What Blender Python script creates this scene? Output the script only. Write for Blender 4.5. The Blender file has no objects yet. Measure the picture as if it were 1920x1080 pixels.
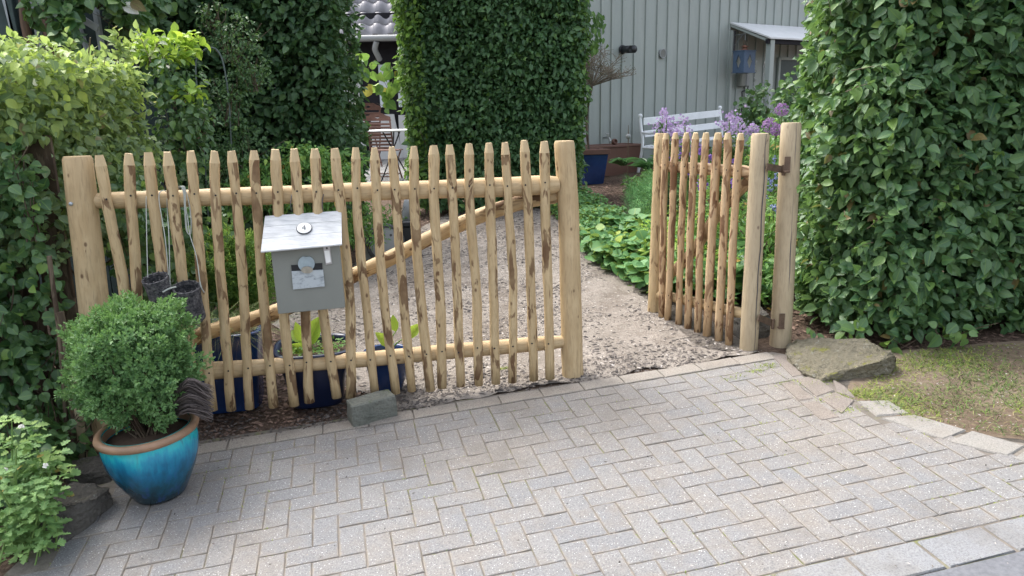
import bpy, bmesh, math, random
import numpy as np
from mathutils import Vector, Matrix, noise as mnoise
R = math.radians
random.seed(7); rng = np.random.default_rng(7)
SC = bpy.context.scene; COL = SC.collection

# ------------------------------------------------------------------ camera, sky, sun, exposure
F = 1440.0; PIT = R(13.12); ROL = R(1.05); CH = 1.6
_M = np.array([[1,0,0],[0,-math.sin(PIT),-math.cos(PIT)],[0,math.cos(PIT),-math.sin(PIT)]])
_c, _s = math.cos(ROL), math.sin(ROL)
K = np.array([[_c,_s,0],[-_s,_c,0],[0,0,1]]) @ _M          # rows: right, down, forward
CP = np.array([0,0,CH])
cd = bpy.data.cameras.new('camera'); cam = bpy.data.objects.new('camera', cd); COL.objects.link(cam)
cd.sensor_width = 36; cd.lens = 27.0; cd.clip_end = 1000; cd.clip_start = 0.05
mw = Matrix.Identity(4)
for i in range(3):
    mw[i][0] = K[0][i]; mw[i][1] = -K[1][i]; mw[i][2] = -K[2][i]; mw[i][3] = CP[i]
cam.matrix_world = mw; SC.camera = cam

SUN_DIR = Vector((-0.40, 0.38, 0.83)).normalized()          # towards the sun: high, back left
el = math.asin(SUN_DIR.z); az = math.atan2(SUN_DIR.x, SUN_DIR.y)
w = bpy.data.worlds.new('World'); SC.world = w; w.use_nodes = True
nt = w.node_tree; bg = nt.nodes['Background']
sky = nt.nodes.new('ShaderNodeTexSky'); sky.sky_type = 'NISHITA'; sky.sun_disc = False
sky.sun_elevation = el; sky.sun_rotation = az; sky.air_density = 1.0; sky.dust_density = 4.0; sky.ozone_density = 1.0
hs = nt.nodes.new('ShaderNodeHueSaturation'); hs.inputs['Saturation'].default_value = .42     # thin high cloud greys the blue
nt.links.new(sky.outputs[0], hs.inputs['Color']); nt.links.new(hs.outputs[0], bg.inputs[0]); bg.inputs[1].default_value = 0.15
sd = bpy.data.lights.new('sun', 'SUN'); so = bpy.data.objects.new('sun', sd); COL.objects.link(so)
sd.energy = 1.0; sd.angle = R(28); sd.color = (1, .955, .89)
so.rotation_euler = SUN_DIR.to_track_quat('Z', 'Y').to_euler(); so.location = (-8, 8, 14)
SC.view_settings.view_transform = 'Standard'; SC.view_settings.look = 'None'
SC.view_settings.exposure = 1.78; SC.view_settings.gamma = 1.0; SC.view_settings.use_curve_mapping = False

# ------------------------------------------------------------------ geometry helpers
GX, GY = .0548, .0471
def gz(x, y):
    x = min(max(x, -14), 14); y = min(max(y, -6), 18)
    return GX*x + GY*y
GN = Vector((-GX, -GY, 1)).normalized()
def on(x, y, h=0.0): return Vector((x, y, gz(x, y)+h))
def ray(u, v): return K.T @ np.array([(u-960)/F, (v-540)/F, 1.0])
def G(u, v, off=0.0):                      # pixel of the survey picture -> point on the sloping ground
    d = ray(u, v); n = np.array([-GX, -GY, 1.0]); t = -(n@CP-off)/(n@d); return Vector(CP+d*t)
def D(u, v, y):                            # ... -> point on the vertical plane at distance y
    d = ray(u, v); return Vector(CP+d*(y/d[1]))
def PL(u, v, p0, nn):                      # ... -> point on any plane
    d = ray(u, v); nn = np.array(nn); t = nn@(np.array(p0)-CP)/(nn@d); return Vector(CP+d*t)
def zat(u, v, x, y):                       # height of the pixel's ray over the plan point
    return D(u, v, y).z
def project(p):
    c = K @ (np.array(p, float)-CP); return 960+F*c[0]/c[2], 540+F*c[1]/c[2], c[2]

class MB:
    def __init__(s): s.v = []; s.f = []; s.m = []; s.tc = []; s.sm = []
    def add(s, vs, fs, mi=0, tc=None, smooth=False):
        o = len(s.v); s.v += [tuple(x) for x in vs]
        s.f += [[i+o for i in f] for f in fs]; s.m += [mi]*len(fs); s.sm += [smooth]*len(fs)
        s.tc += [tuple(x) for x in (tc if tc is not None else vs)]
    def box(s, c, size, ax=None, mi=0, bev=0.0):
        X, Y, Z = ax if ax else (Vector((1,0,0)), Vector((0,1,0)), Vector((0,0,1)))
        c = Vector(c); hx, hy, hz = size[0]/2, size[1]/2, size[2]/2
        if bev <= 0:
            vs = [c+X*(a*hx)+Y*(b*hy)+Z*(d*hz) for d in (-1,1) for b in (-1,1) for a in (-1,1)]
            s.add(vs, [(0,2,3,1),(4,5,7,6),(0,1,5,4),(2,6,7,3),(0,4,6,2),(1,3,7,5)], mi); return
        def ring(z, ins):
            a, b = hx-ins, hy-ins
            return [c+X*x+Y*y+Z*z for x, y in ((-a+bev,-b),(a-bev,-b),(a,-b+bev),(a,b-bev),(a-bev,b),(-a+bev,b),(-a,b-bev),(-a,-b+bev))]
        vs = ring(-hz, bev)+ring(-hz+bev, 0)+ring(hz-bev, 0)+ring(hz, bev)
        fs = [tuple(range(7,-1,-1)), tuple(range(24,32))]
        for k in range(3):
            for i in range(8): j = (i+1)%8; fs.append((k*8+i, k*8+j, k*8+8+j, k*8+8+i))
        s.add(vs, fs, mi)
    def tube(s, pts, rad, n=8, mi=0, caps=True, lump=0.0, smooth=True, seed=0.0, capr=None):
        pts = [Vector(p) for p in pts]; L = len(pts)
        if not hasattr(rad, '__len__'): rad = [rad]*L
        vs = []; tc = []; acc = seed
        up = Vector((0,1,0)) if abs((pts[-1]-pts[0]).normalized().y) < .8 else Vector((1,0,0))
        for k, p in enumerate(pts):
            t = (pts[min(k+1,L-1)]-pts[max(k-1,0)]).normalized()
            if k: acc += (pts[k]-pts[k-1]).length
            A = t.cross(up)
            if A.length < 1e-4: A = t.cross(Vector((1,0,0)))
            A.normalize(); B = t.cross(A).normalized()
            for i in range(n):
                a = 2*math.pi*i/n; r = rad[k]
                if lump: r *= 1+lump*mnoise.noise(Vector((math.cos(a)*1.2+seed*7, math.sin(a)*1.2, acc*5+seed*3)))
                vs.append(p+A*(math.cos(a)*r)+B*(math.sin(a)*r))
                tc.append((math.cos(a)*rad[k], math.sin(a)*rad[k], acc))
        fs = []
        for k in range(L-1):
            for i in range(n): j = (i+1)%n; fs.append((k*n+i, k*n+j, (k+1)*n+j, (k+1)*n+i))
        s.add(vs, fs, mi, tc, smooth)
        if caps:
            s.add(vs[:n], [tuple(range(n-1,-1,-1))], mi, tc[:n]); s.add(vs[-n:], [tuple(range(n))], mi, tc[-n:])
    def lathe(s, base, prof, n=32, mi=0, ax=None, smooth=True, a0=0, a1=2*math.pi, sq=None):
        base = Vector(base); X, Y, Z = ax if ax else (Vector((1,0,0)), Vector((0,1,0)), Vector((0,0,1)))
        vs = []
        for r, z in prof:
            for i in range(n):
                a = a0+(a1-a0)*i/n; k = 1.0
                if sq: k = 1/max((abs(math.cos(a))**sq+abs(math.sin(a))**sq)**(1/sq), 1e-6)
                vs.append(base+X*(math.cos(a)*r*k)+Y*(math.sin(a)*r*k)+Z*z)
        fs = []
        for k in range(len(prof)-1):
            for i in range(n):
                j = (i+1)%n; fs.append((k*n+i, k*n+j, (k+1)*n+j, (k+1)*n+i))
        s.add(vs, fs, mi, None, smooth)
    def disc(s, c, r, X, Y, n=20, mi=0):
        c = Vector(c); s.add([c+X*(math.cos(2*math.pi*i/n)*r)+Y*(math.sin(2*math.pi*i/n)*r) for i in range(n)], [tuple(range(n))], mi)
    def prism(s, pts, off, mi=0):              # polygon pts extruded by vector off
        n = len(pts); off = Vector(off); vs = [Vector(p) for p in pts]+[Vector(p)+off for p in pts]
        fs = [tuple(range(n)), tuple(range(2*n-1, n-1, -1))]+[(i, (i+1)%n+0, (i+1)%n+n, i+n)[::-1] for i in range(n)]
        s.add(vs, fs, mi)
    def build(s, name, mats, parent=None, org=None, fix=True):
        po = Vector(parent['_o']) if parent is not None and '_o' in parent else Vector((0,0,0))
        o_ = Vector(org) if org is not None else po
        me = bpy.data.meshes.new(name)
        me.from_pydata([tuple(Vector(v)-o_) for v in s.v], [], s.f)
        mats = mats if isinstance(mats, (list, tuple)) else [mats]
        for m in mats: me.materials.append(m)
        me.polygons.foreach_set('material_index', s.m); me.polygons.foreach_set('use_smooth', s.sm)
        at = me.attributes.new('tc', 'FLOAT_VECTOR', 'POINT'); at.data.foreach_set('vector', np.array(s.tc, dtype=np.float32).ravel())
        if fix:
            b = bmesh.new(); b.from_mesh(me); bmesh.ops.recalc_face_normals(b, faces=b.faces); b.to_mesh(me); b.free()
        ob = bpy.data.objects.new(name, me); COL.objects.link(ob)
        if parent is not None: ob.parent = parent
        ob.location = o_-po; ob['_o'] = tuple(float(x) for x in o_)
        return ob
def thing(name, label, cat, loc=(0,0,0), group=None):
    o = bpy.data.objects.new(name, None); COL.objects.link(o); o.location = loc; o['_o'] = tuple(float(x) for x in loc)
    o.empty_display_size = .1
    return tag(o, label, cat, group)
def tag(o, label=None, cat=None, group=None, kind=None):
    if label: o['label'] = label
    if cat: o['category'] = cat
    if group: o['group'] = group
    if kind: o['kind'] = kind
    return o
def struct(o, label=None): return tag(o, label=label, kind='structure')
def copy_tree(o, parent=None):
    c = o.copy(); COL.objects.link(c)
    if parent: c.parent = parent
    for ch in list(o.children): copy_tree(ch, c)
    return c
def curve(pts, n=12):                        # Catmull-Rom through points
    P = [Vector(p) for p in pts]; P = [P[0]*2-P[1]]+P+[P[-1]*2-P[-2]]; out = []
    for k in range(1, len(P)-2):
        for i in range(n):
            t = i/n; a, b, c, d = P[k-1:k+3]
            out.append(.5*((2*b)+(c-a)*t+(2*a-5*b+4*c-d)*t*t+(3*b-a-3*c+d)*t**3))
    out.append(P[-2]); return out

# ------------------------------------------------------------------ materials
class NT:
    def __init__(s, name):
        s.m = bpy.data.materials.new(name); s.m.use_nodes = True; s.t = s.m.node_tree; s.n = s.t.nodes
        s.b = s.n['Principled BSDF']; s.out = s.n['Material Output']
    def node(s, typ, **kw):
        nd = s.n.new(typ)
        for k, v in kw.items(): setattr(nd, k, v)
        return nd
    def put(s, sock, val):
        if isinstance(val, bpy.types.NodeSocket): s.t.links.new(val, sock)
        else:
            if isinstance(val, tuple) and len(val) == 3 and sock.type == 'RGBA': val = val+(1,)
            sock.default_value = val
    def attr(s, name): return s.node('ShaderNodeAttribute', attribute_name=name).outputs['Vector']
    def obj(s): return s.node('ShaderNodeTexCoord').outputs['Object']
    def world(s): return s.node('ShaderNodeNewGeometry').outputs['Position']
    def rnd(s): return s.node('ShaderNodeObjectInfo').outputs['Random']
    def vm(s, op, a, b=None, sc=None):
        nd = s.node('ShaderNodeVectorMath', operation=op); s.put(nd.inputs[0], a)
        if b is not None: s.put(nd.inputs[1], b)
        if sc is not None: s.put(nd.inputs['Scale'], sc)
        return nd.outputs[0]
    def ma(s, op, a, b=None, c=None, clamp=False):
        nd = s.node('ShaderNodeMath', operation=op, use_clamp=clamp); s.put(nd.inputs[0], a)
        if b is not None: s.put(nd.inputs[1], b)
        if c is not None: s.put(nd.inputs[2], c)
        return nd.outputs[0]
    def noise(s, vec, scale, det=4, rough=.55, dist=0.0, col=False):
        nd = s.node('ShaderNodeTexNoise'); s.put(nd.inputs['Vector'], vec); nd.inputs['Scale'].default_value = scale
        nd.inputs['Detail'].default_value = det; nd.inputs['Roughness'].default_value = rough; nd.inputs['Distortion'].default_value = dist
        return nd.outputs['Color' if col else 'Fac']
    def vor(s, vec, scale, feat='F1', out='Distance', rand=1.0):
        nd = s.node('ShaderNodeTexVoronoi', feature=feat); s.put(nd.inputs['Vector'], vec); nd.inputs['Scale'].default_value = scale
        nd.inputs['Randomness'].default_value = rand; return nd.outputs[out]
    def ramp(s, fac, stops, interp='LINEAR'):
        nd = s.node('ShaderNodeValToRGB'); nd.color_ramp.interpolation = interp; s.put(nd.inputs[0], fac); cr = nd.color_ramp
        while len(cr.elements) < len(stops): cr.elements.new(.5)
        for e, (p, c) in zip(cr.elements, stops):
            e.position = p; e.color = (c, c, c, 1) if not isinstance(c, tuple) else c+(1,)
        return nd.outputs[0]
    def mix(s, fac, a, b, blend='MIX'):
        nd = s.node('ShaderNodeMix', data_type='RGBA', blend_type=blend); s.put(nd.inputs[0], fac)
        s.put(nd.inputs[6], a); s.put(nd.inputs[7], b); return nd.outputs[2]
    def bump(s, h, strength=.3, dist=.01):
        nd = s.node('ShaderNodeBump'); nd.inputs['Strength'].default_value = strength; nd.inputs['Distance'].default_value = dist
        s.put(nd.inputs['Height'], h); s.put(s.b.inputs['Normal'], nd.outputs[0]); return nd.outputs[0]
    def done(s, col=None, rough=None, spec=None, metal=None):
        if col is not None: s.put(s.b.inputs['Base Color'], col)
        if rough is not None: s.put(s.b.inputs['Roughness'], rough)
        if spec is not None: s.put(s.b.inputs['Specular IOR Level'], spec)
        if metal is not None: s.put(s.b.inputs['Metallic'], metal)
        return s.m
MT = {}
def wood(name, light, mid, bark, thr, grey=0.0):
    t = NT(name); tc = t.attr('tc'); off = t.vm('SCALE', (37.0, 11.0, 23.0), sc=t.rnd())
    p = t.vm('ADD', tc, off)
    st = t.vm('MULTIPLY', p, (1, 1, .14)); st2 = t.vm('MULTIPLY', p, (1, 1, .3))
    g = t.noise(st, 110, 5, .6); g2 = t.noise(st, 30, 4, .6, 1.0)
    col = t.mix(t.ramp(g2, [(.35, 0.), (.7, 1.)]), light, mid)
    col = t.mix(t.ma('MULTIPLY', t.ramp(g, [(.5, 0.), (.70, 1.)]), .6), col, tuple(c*.6 for c in mid))
    col = t.mix(t.ramp(t.noise(p, 4, 2), [(.4, 0.), (.75, .45)]), col, tuple(c*.8 for c in mid))
    bn = t.noise(st2, 22, 3, .55, .6)
    bk = t.ramp(bn, [(thr, 0.), (thr+.012, 1.)])
    bcol = t.mix(g2, bark, tuple(c*.45 for c in bark))
    col = t.mix(t.ma('MULTIPLY', bk, t.ramp(t.noise(p, 9, 3), [(.3, .55), (.6, .95)])), col, bcol)
    rim = t.ramp(bn, [(thr-.025, 0.), (thr-.004, .5), (thr+.01, 0.)])
    col = t.mix(rim, col, tuple(c*.6 for c in bark))
    ks = t.vor(t.vm('MULTIPLY', p, (1,1,.6)), 13); col = t.mix(t.ramp(ks, [(.05, .85), (.11, 0.)]), col, (.10,.05,.025))
    if grey: col = t.mix(grey, col, (.42,.38,.32))
    t.bump(t.ma('ADD', t.ma('MULTIPLY', g, .35), t.ma('MULTIPLY', bk, .5)), .5, .004)
    MT[name] = t.done(col, t.ramp(bk, [(0., .62), (1., .8)]), .3)
wood('peeled_wood', (.53,.405,.235), (.42,.30,.158), (.175,.095,.048), .584)
wood('ruddy_wood', (.56,.405,.245), (.46,.31,.17), (.21,.105,.052), .563)
wood('post_wood', (.53,.405,.24), (.43,.31,.168), (.165,.088,.042), .70)
wood('pale_post_wood', (.48,.385,.245), (.39,.30,.18), (.25,.15,.08), .74, .15)
wood('bark_stem', (.17,.13,.09), (.10,.075,.05), (.07,.045,.03), .5)
wood('rusty_stem', (.13,.075,.045), (.08,.05,.035), (.16,.10,.06), .55)
def plain(name, col, rough=.6, spec=.4, metal=0., var=.15, scale=8, bump=0.0, dark=.6):
    t = NT(name); p = t.obj(); n = t.noise(p, scale, 5, .6); n2 = t.noise(p, scale*9, 3, .6)
    c = t.mix(t.ramp(n, [(.35, 0.), (.7, 1.)]), col, tuple(x*(1-var) for x in col))
    c = t.mix(t.ramp(n2, [(.58, 0.), (.75, var)]), c, tuple(x*dark for x in col))
    if bump: t.bump(n2, bump, .004)
    MT[name] = t.done(c, rough, spec, metal)
plain('soil', (.085,.06,.045), .95, .1, 0, .5, 5, .9)
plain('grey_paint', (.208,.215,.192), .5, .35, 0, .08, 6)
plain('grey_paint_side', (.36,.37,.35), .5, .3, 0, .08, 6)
plain('white_paint', (.80,.82,.84), .5, .4, 0, .1, 10)
plain('dark_metal', (.03,.032,.035), .45, .5, .6, .3, 12)
plain('rust_metal', (.17,.115,.08), .55, .4, .5, .4, 30, .3)
plain('zinc', (.40,.44,.47), .42, .5, .55, .35, 25, .2)
plain('twig_grey', (.20,.165,.125), .8)
plain('hoop', (.09,.12,.11), .5)
plain('zinc_light', (.36,.44,.48), .45, .5, .35, .3, 20)
plain('steel', (.5,.5,.5), .3, .5, .9, .1)
plain('black_plastic', (.018,.02,.024), .4, .5, 0, .2)
plain('grey_plastic', (.30,.31,.31), .5, .4, 0, .1)
plain('terracotta_plastic', (.15,.075,.055), .55, .4, 0, .15, 5)
plain('blue_glaze', (.016,.045,.15), .22, .6, 0, .35, 6)
plain('navy_glaze', (.01,.018,.055), .3, .55, 0, .3, 6)
plain('brown_wood', (.17,.09,.07), .6, .3, 0, .35, 14)
plain('timber_black', (.018,.017,.022), .7, .2, 0, .3, 10)
plain('white_render', (.62,.62,.62), .85, .2, 0, .1, 3)
plain('shed_board', (.055,.08,.08), .75, .25, 0, .5, 5, .3)
plain('pale_batten', (.34,.37,.39), .7, .3, 0, .3, 12)
plain('light_stone', (.66,.67,.67), .8, .3, 0, .1, 6)
plain('string', (.42,.44,.40), .9, .1, 0, .1)
plain('blue_lamp', (.085,.13,.205), .5, .4, 0, .2, 9)
plain('lamp_dark', (.03,.05,.05), .4, .4, 0, .2, 9)
plain('plaque_white', (.8,.8,.78), .35, .5, 0, .03)
plain('ink', (.07,.07,.075), .5, .4, 0, .1)
plain('fungus', (.36,.33,.27), .7, .2, 0, .3, 40)
plain('copper', (.25,.12,.08), .5, .4, .3, .3)
plain('asphalt', (.16,.165,.18), .9, .25, 0, .3, 60, .5)
plain('orange_leaf', (.5,.16,.03), .6)
t = NT('whitewash'); p = t.obj(); st = t.vm('MULTIPLY', p, (1,6,6)); n = t.noise(st, 9, 6, .65)
c = t.mix(t.ramp(n, [(.42, 0.), (.62, .6), (.8, 1.)]), (.60,.61,.61), (.36,.37,.375))
MT['whitewash'] = t.done(t.mix(t.ramp(t.noise(st, 30, 4, .7), [(.62, 0.), (.7, .6)]), c, (.25,.26,.28)), .55, .35)
t = NT('distressed_plate'); p = t.obj(); n = t.noise(t.vm('MULTIPLY', p, (1,1,2)), 22, 6, .7)
gr = t.node('ShaderNodeSeparateXYZ'); t.put(gr.inputs[0], p)
MT['distressed_plate'] = t.done(t.mix(t.ramp(n, [(.5, 0.), (.56, .35), (.66, .8)]), (.42,.46,.48), (.14,.16,.18)), .5, .4, .2)
# paver: grey blue concrete, beige sand rubbed in, white specks
def paverm(name, a, b, sandc, sandamt, speck, edge=None):
    t = NT(name); p = t.world(); o = t.rnd()
    big = t.noise(p, 1.6, 3, .6); mid = t.noise(p, 9, 4, .65); fine = t.noise(p, 160, 4, .7)
    c = t.mix(o, a, b)
    px3 = t.node('ShaderNodeSeparateXYZ'); t.put(px3.inputs[0], p)                 # dust carried out of the gateway lies thickest near it
    s_ = t.ma('ADD', t.ma('ADD', t.ramp(big, [(.36, 0.), (.66, 1.)]), t.ma('MULTIPLY', t.ma('SUBTRACT', px3.outputs[1], 3.0), .45)), t.ma('MULTIPLY', t.ma('SUBTRACT', mid, .5), 1.6), clamp=True)
    c = t.mix(t.ma('MULTIPLY', s_, sandamt), c, sandc)
    c = t.mix(t.ramp(fine, [(.36, .75), (.52, 0.)]), c, tuple(x*.55 for x in a))
    c = t.mix(t.ramp(mid, [(.5, 0.), (.72, .4)]), c, tuple(x*.7 for x in sandc))
    c = t.mix(t.ramp(fine, [(.55, 0.), (.75, .35)]), c, (.36,.355,.34))
    off = t.noise(p, 60, 2, .5)
    v = t.vor(p, 135); sz = t.ma('MULTIPLY_ADD', t.noise(p, 97, 2), .62, -.19)
    sp = t.ma('LESS_THAN', v, sz)
    v2 = t.vor(p, 75); sp2 = t.ma('LESS_THAN', v2, t.ma('MULTIPLY_ADD', t.noise(p, 53, 2), .7, -.31))
    cell = t.ma('MAXIMUM', sp, sp2)
    c = t.mix(t.ma('MULTIPLY', cell, speck), c, (.62,.62,.61))
    dk = t.ma('LESS_THAN', t.vor(t.vm('ADD', p, (3.3,1.7,.4)), 70), t.ma('MULTIPLY_ADD', t.noise(p, 23, 1), .4, -.10))
    c = t.mix(t.ma('MULTIPLY', dk, .5), c, (.08,.074,.068))
    st_ = t.ramp(t.noise(p, 3.3, 5, .7), [(.54, 0.), (.70, .45)]); c = t.mix(st_, c, (.12,.108,.095))
    if edge:
        o3 = t.node('ShaderNodeSeparateXYZ'); t.put(o3.inputs[0], t.obj())
        dd = t.ma('MINIMUM', t.ma('SUBTRACT', edge[0], t.ma('ABSOLUTE', o3.outputs[0])), t.ma('SUBTRACT', edge[1], t.ma('ABSOLUTE', o3.outputs[1])))
        dd = t.ma('ADD', dd, t.ma('MULTIPLY', t.ma('SUBTRACT', t.noise(p, 26, 4, .7), .46), .030))
        c = t.mix(t.ramp(t.ma('MULTIPLY', dd, 60.), [(.0, .85), (.42, 0.)]), c, (.235,.208,.178))
    t.bump(fine, .5, .003)
    MT[name] = t.done(c, .82, .3)
paverm('paver_grey', (.178,.18,.186), (.208,.204,.20), (.235,.21,.184), .85, .85, (.0902,.044))
paverm('paver_edge', (.225,.205,.18), (.26,.24,.21), (.27,.235,.20), .6, .25)
paverm('paver_brown', (.18,.155,.142), (.215,.188,.172), (.24,.205,.17), .6, .2)
paverm('slab_grey', (.20,.206,.216), (.222,.226,.234), (.235,.222,.20), .5, .1)
paverm('slab_beige', (.235,.228,.212), (.26,.25,.232), (.27,.24,.205), .5, .12)
t = NT('joint_sand'); p = t.world(); n = t.noise(p, 40, 5, .7)
c = t.mix(t.ramp(n, [(.35, 0.), (.65, 1.)]), (.215,.192,.165), (.155,.14,.122))
c = t.mix(t.ramp(t.noise(p, 3.5, 4, .7), [(.54, 0.), (.64, .8)]), c, (.13,.15,.045))
c = t.mix(t.ramp(t.noise(p, 6.5, 3, .7), [(.48, 0.), (.6, .75)]), c, (.135,.12,.105))
t.bump(n, .8, .006); MT['joint_sand'] = t.done(c, .95, .1)
t = NT('path_dirt'); p = t.world(); n = t.noise(p, 4, 5, .65); n2 = t.noise(p, 60, 5, .75); n3 = t.noise(p, 18, 4, .7)
c = t.mix(t.ramp(n, [(.35, 0.), (.65, 1.)]), (.30,.268,.235), (.215,.19,.163))
c = t.mix(t.ramp(n2, [(.50, 0.), (.66, .6)]), c, (.14,.115,.095)); c = t.mix(t.ramp(n2, [(.28, .5), (.42, 0.)]), c, (.40,.375,.345))
c = t.mix(t.ramp(n3, [(.56, 0.), (.70, .6)]), c, (.13,.108,.09)); c = t.mix(t.ramp(t.noise(p, 2.1, 5, .7), [(.52, 0.), (.64, .55)]), c, (.13,.105,.085))
t.bump(t.ma('ADD', n2, t.ma('MULTIPLY', n3, 1.5)), .9, .012); MT['path_dirt'] = t.done(c, .92, .15)
t = NT('mulch_soil'); p = t.world(); n = t.noise(p, 45, 5, .75); n2 = t.noise(p, 3, 4, .6)
c = t.mix(t.ramp(n, [(.4, 0.), (.66, 1.)]), (.065,.045,.035), (.17,.125,.095)); c = t.mix(t.ramp(n2, [(.4, 0.), (.7, .6)]), c, (.12,.085,.06))
t.bump(n, 1., .02); MT['mulch_soil'] = t.done(c, .95, .1)
t = NT('verge_dirt'); p = t.world(); n = t.noise(p, 40, 5, .75); n2 = t.noise(p, 2.5, 4, .6)
c = t.mix(t.ramp(n2, [(.38, 0.), (.62, 1.)]), (.22,.175,.13), (.125,.095,.068)); c = t.mix(t.ramp(n, [(.5, 0.), (.7, .7)]), c, (.13,.09,.065))
t.bump(n, .9, .012); MT['verge_dirt'] = t.done(c, .95, .1)
def flake(name, a, b, rough=.8):
    t = NT(name); r_ = t.node('ShaderNodeNewGeometry').outputs['Random Per Island']; c = t.mix(r_, a, b); MT[name] = t.done(c, rough, .3)
flake('chips_dark', (.03,.026,.025), (.15,.13,.118)); flake('chips_brown', (.06,.035,.028), (.24,.16,.12)); flake('chips_pale', (.24,.205,.17), (.44,.41,.38))
flake('dry_blade', (.22,.19,.09), (.38,.32,.17)); flake('moss_blade', (.14,.20,.035), (.30,.34,.075)); flake('grass_blade', (.06,.12,.03), (.17,.24,.055))
flake('fine_green', (.08,.22,.07), (.18,.38,.13)); flake('reed_green', (.08,.15,.05), (.30,.34,.14)); flake('twig', (.045,.038,.036), (.15,.125,.12)); flake('straw', (.30,.26,.17), (.45,.42,.30))
def rock(name, a, b, moss, mossamt):
    t = NT(name); p = t.world(); n = t.noise(p, 7, 6, .65); f_ = t.noise(p, 70, 5, .7)
    c = t.mix(t.ramp(n, [(.35, 0.), (.68, 1.)]), a, b); c = t.mix(t.ramp(f_, [(.5, 0.), (.72, .5)]), c, tuple(x*.5 for x in b))
    nz = t.node('ShaderNodeSeparateXYZ'); t.put(nz.inputs[0], t.node('ShaderNodeNewGeometry').outputs['Normal'])
    mm = t.ma('MULTIPLY', t.ramp(t.noise(p, 9, 5, .75), [(.56, 0.), (.62, 1.)]), t.ramp(nz.outputs[2], [(.3, 0.), (.7, mossamt)]))
    c = t.mix(mm, c, moss); c = t.mix(t.ramp(t.vor(p, 28), [(.0, .7), (.12, 0.)]), c, (.06,.055,.045))
    c = t.mix(t.ramp(t.noise(p, 16, 5, .8), [(.62, 0.), (.66, .6)]), c, (.38,.38,.34))
    t.bump(t.ma('ADD', f_, t.ma('MULTIPLY', n, 2.)), 1., .02); MT[name] = t.done(c, .88, .2)
rock('mossy_rock', (.25,.225,.165), (.165,.15,.105), (.22,.22,.045), .8)
rock('grey_rock', (.14,.13,.115), (.075,.07,.066), (.1,.11,.05), .3)
rock('granite', (.22,.225,.195), (.14,.152,.13), (.10,.13,.05), .5)
t = NT('turquoise_glaze'); p = t.obj(); sx = t.node('ShaderNodeSeparateXYZ'); t.put(sx.inputs[0], p)
st = t.vm('MULTIPLY', p, (1,1,.16)); d1 = t.noise(st, 26, 4, .6); d2 = t.noise(p, 7, 4, .6)
hgt = t.ma('ADD', sx.outputs[2], t.ma('ADD', t.ma('MULTIPLY', t.ma('SUBTRACT', d1, .5), .20), t.ma('MULTIPLY', t.ma('SUBTRACT', d2, .5), .16)))
c = t.ramp(hgt, [(.04, (.012,.035,.05)), (.10, (.01,.075,.12)), (.16, (.01,.13,.25)), (.21, (.012,.24,.38)), (.25, (.02,.40,.46)), (.30, (.05,.30,.27))])
c = t.mix(t.ramp(d1, [(.55, 0.), (.7, .6)]), c, (.03,.05,.20))
MT['turquoise_glaze'] = t.done(c, .2, .6)
plain('pot_rim', (.30,.185,.115), .42, .4, 0, .35, 12)
t = NT('shed_cladding'); p = t.obj(); n = t.noise(t.vm('MULTIPLY', p, (1,1,.2)), 9, 5, .6); n2 = t.noise(p, 1.2, 2)
n = t.ramp(n, [(.35, 0.), (.7, 1.)]); c = t.mix(t.ma('MULTIPLY', n, .45), (.345,.375,.35), (.25,.28,.26)); c = t.mix(t.ramp(t.noise(p, 30, 4, .7), [(.62, 0.), (.72, .35)]), c, (.17,.19,.18)); c = t.mix(t.ma('MULTIPLY', t.rnd(), .3), c, (.28,.325,.31)); MT['shed_cladding'] = t.done(c, .5, .4)
t = NT('roof_tile'); p = t.obj(); n = t.noise(t.world(), 12, 4); MT['roof_tile'] = t.done(t.mix(n, (.30,.29,.31), (.21,.20,.21)), .38, .5)
t = NT('glass'); MT['glass'] = t.done((.65,.70,.75), .08, .8)  # pale base colour paints the sky's bright reflection into the panes

def leafm(name, dark, mid, young, trans=.3, rough=.42, spec=.5, brown=None, bumps=.25):
    t = NT(name); lc = t.attr('lc'); sx = t.node('ShaderNodeSeparateXYZ'); t.put(sx.inputs[0], lc)
    yg = t.node('ShaderNodeAttribute', attribute_name='yg').outputs['Fac']
    r_ = t.ma('FRACT', t.ma('ADD', sx.outputs[2], t.rnd()))
    c = t.mix(r_, dark, mid); c = t.mix(yg, c, young)
    side = t.ma('ABSOLUTE', sx.outputs[1])
    vein = t.ma('SINE', t.ma('MULTIPLY', t.ma('SUBTRACT', sx.outputs[0], t.ma('MULTIPLY', side, .9)), 46.0))
    c = t.mix(t.ma('MULTIPLY', t.ramp(side, [(0., .55), (.05, 0.)]), 1.), c, young)
    c = t.mix(t.ma('MULTIPLY', t.ma('MAXIMUM', vein, 0.), .10), c, tuple(x*.6 for x in mid))
    if brown: c = t.mix(t.ma('GREATER_THAN', r_, .984), c, brown)
    bn = t.bump(t.ma('MULTIPLY', vein, .5), bumps, .003)
    t.done(c, rough, spec)
    tr = t.node('ShaderNodeBsdfTranslucent'); t.put(tr.inputs['Color'], t.mix(.5, c, young, 'MIX'))
    mx = t.node('ShaderNodeMixShader'); mx.inputs[0].default_value = trans
    t.t.links.new(t.b.outputs[0], mx.inputs[1]); t.t.links.new(tr.outputs[0], mx.inputs[2]); t.t.links.new(mx.outputs[0], t.out.inputs[0])
    MT[name] = t.m
leafm('hornbeam_leaf', (.042,.115,.046), (.135,.245,.10), (.22,.36,.07), .32, .40, .5, (.20,.15,.06))
leafm('hornbeam_far_leaf', (.034,.094,.040), (.105,.205,.085), (.19,.33,.05), .28, .42, .4)
leafm('dark_hedge_leaf', (.028,.076,.034), (.09,.17,.07), (.13,.25,.04), .25, .42, .4)
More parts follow.
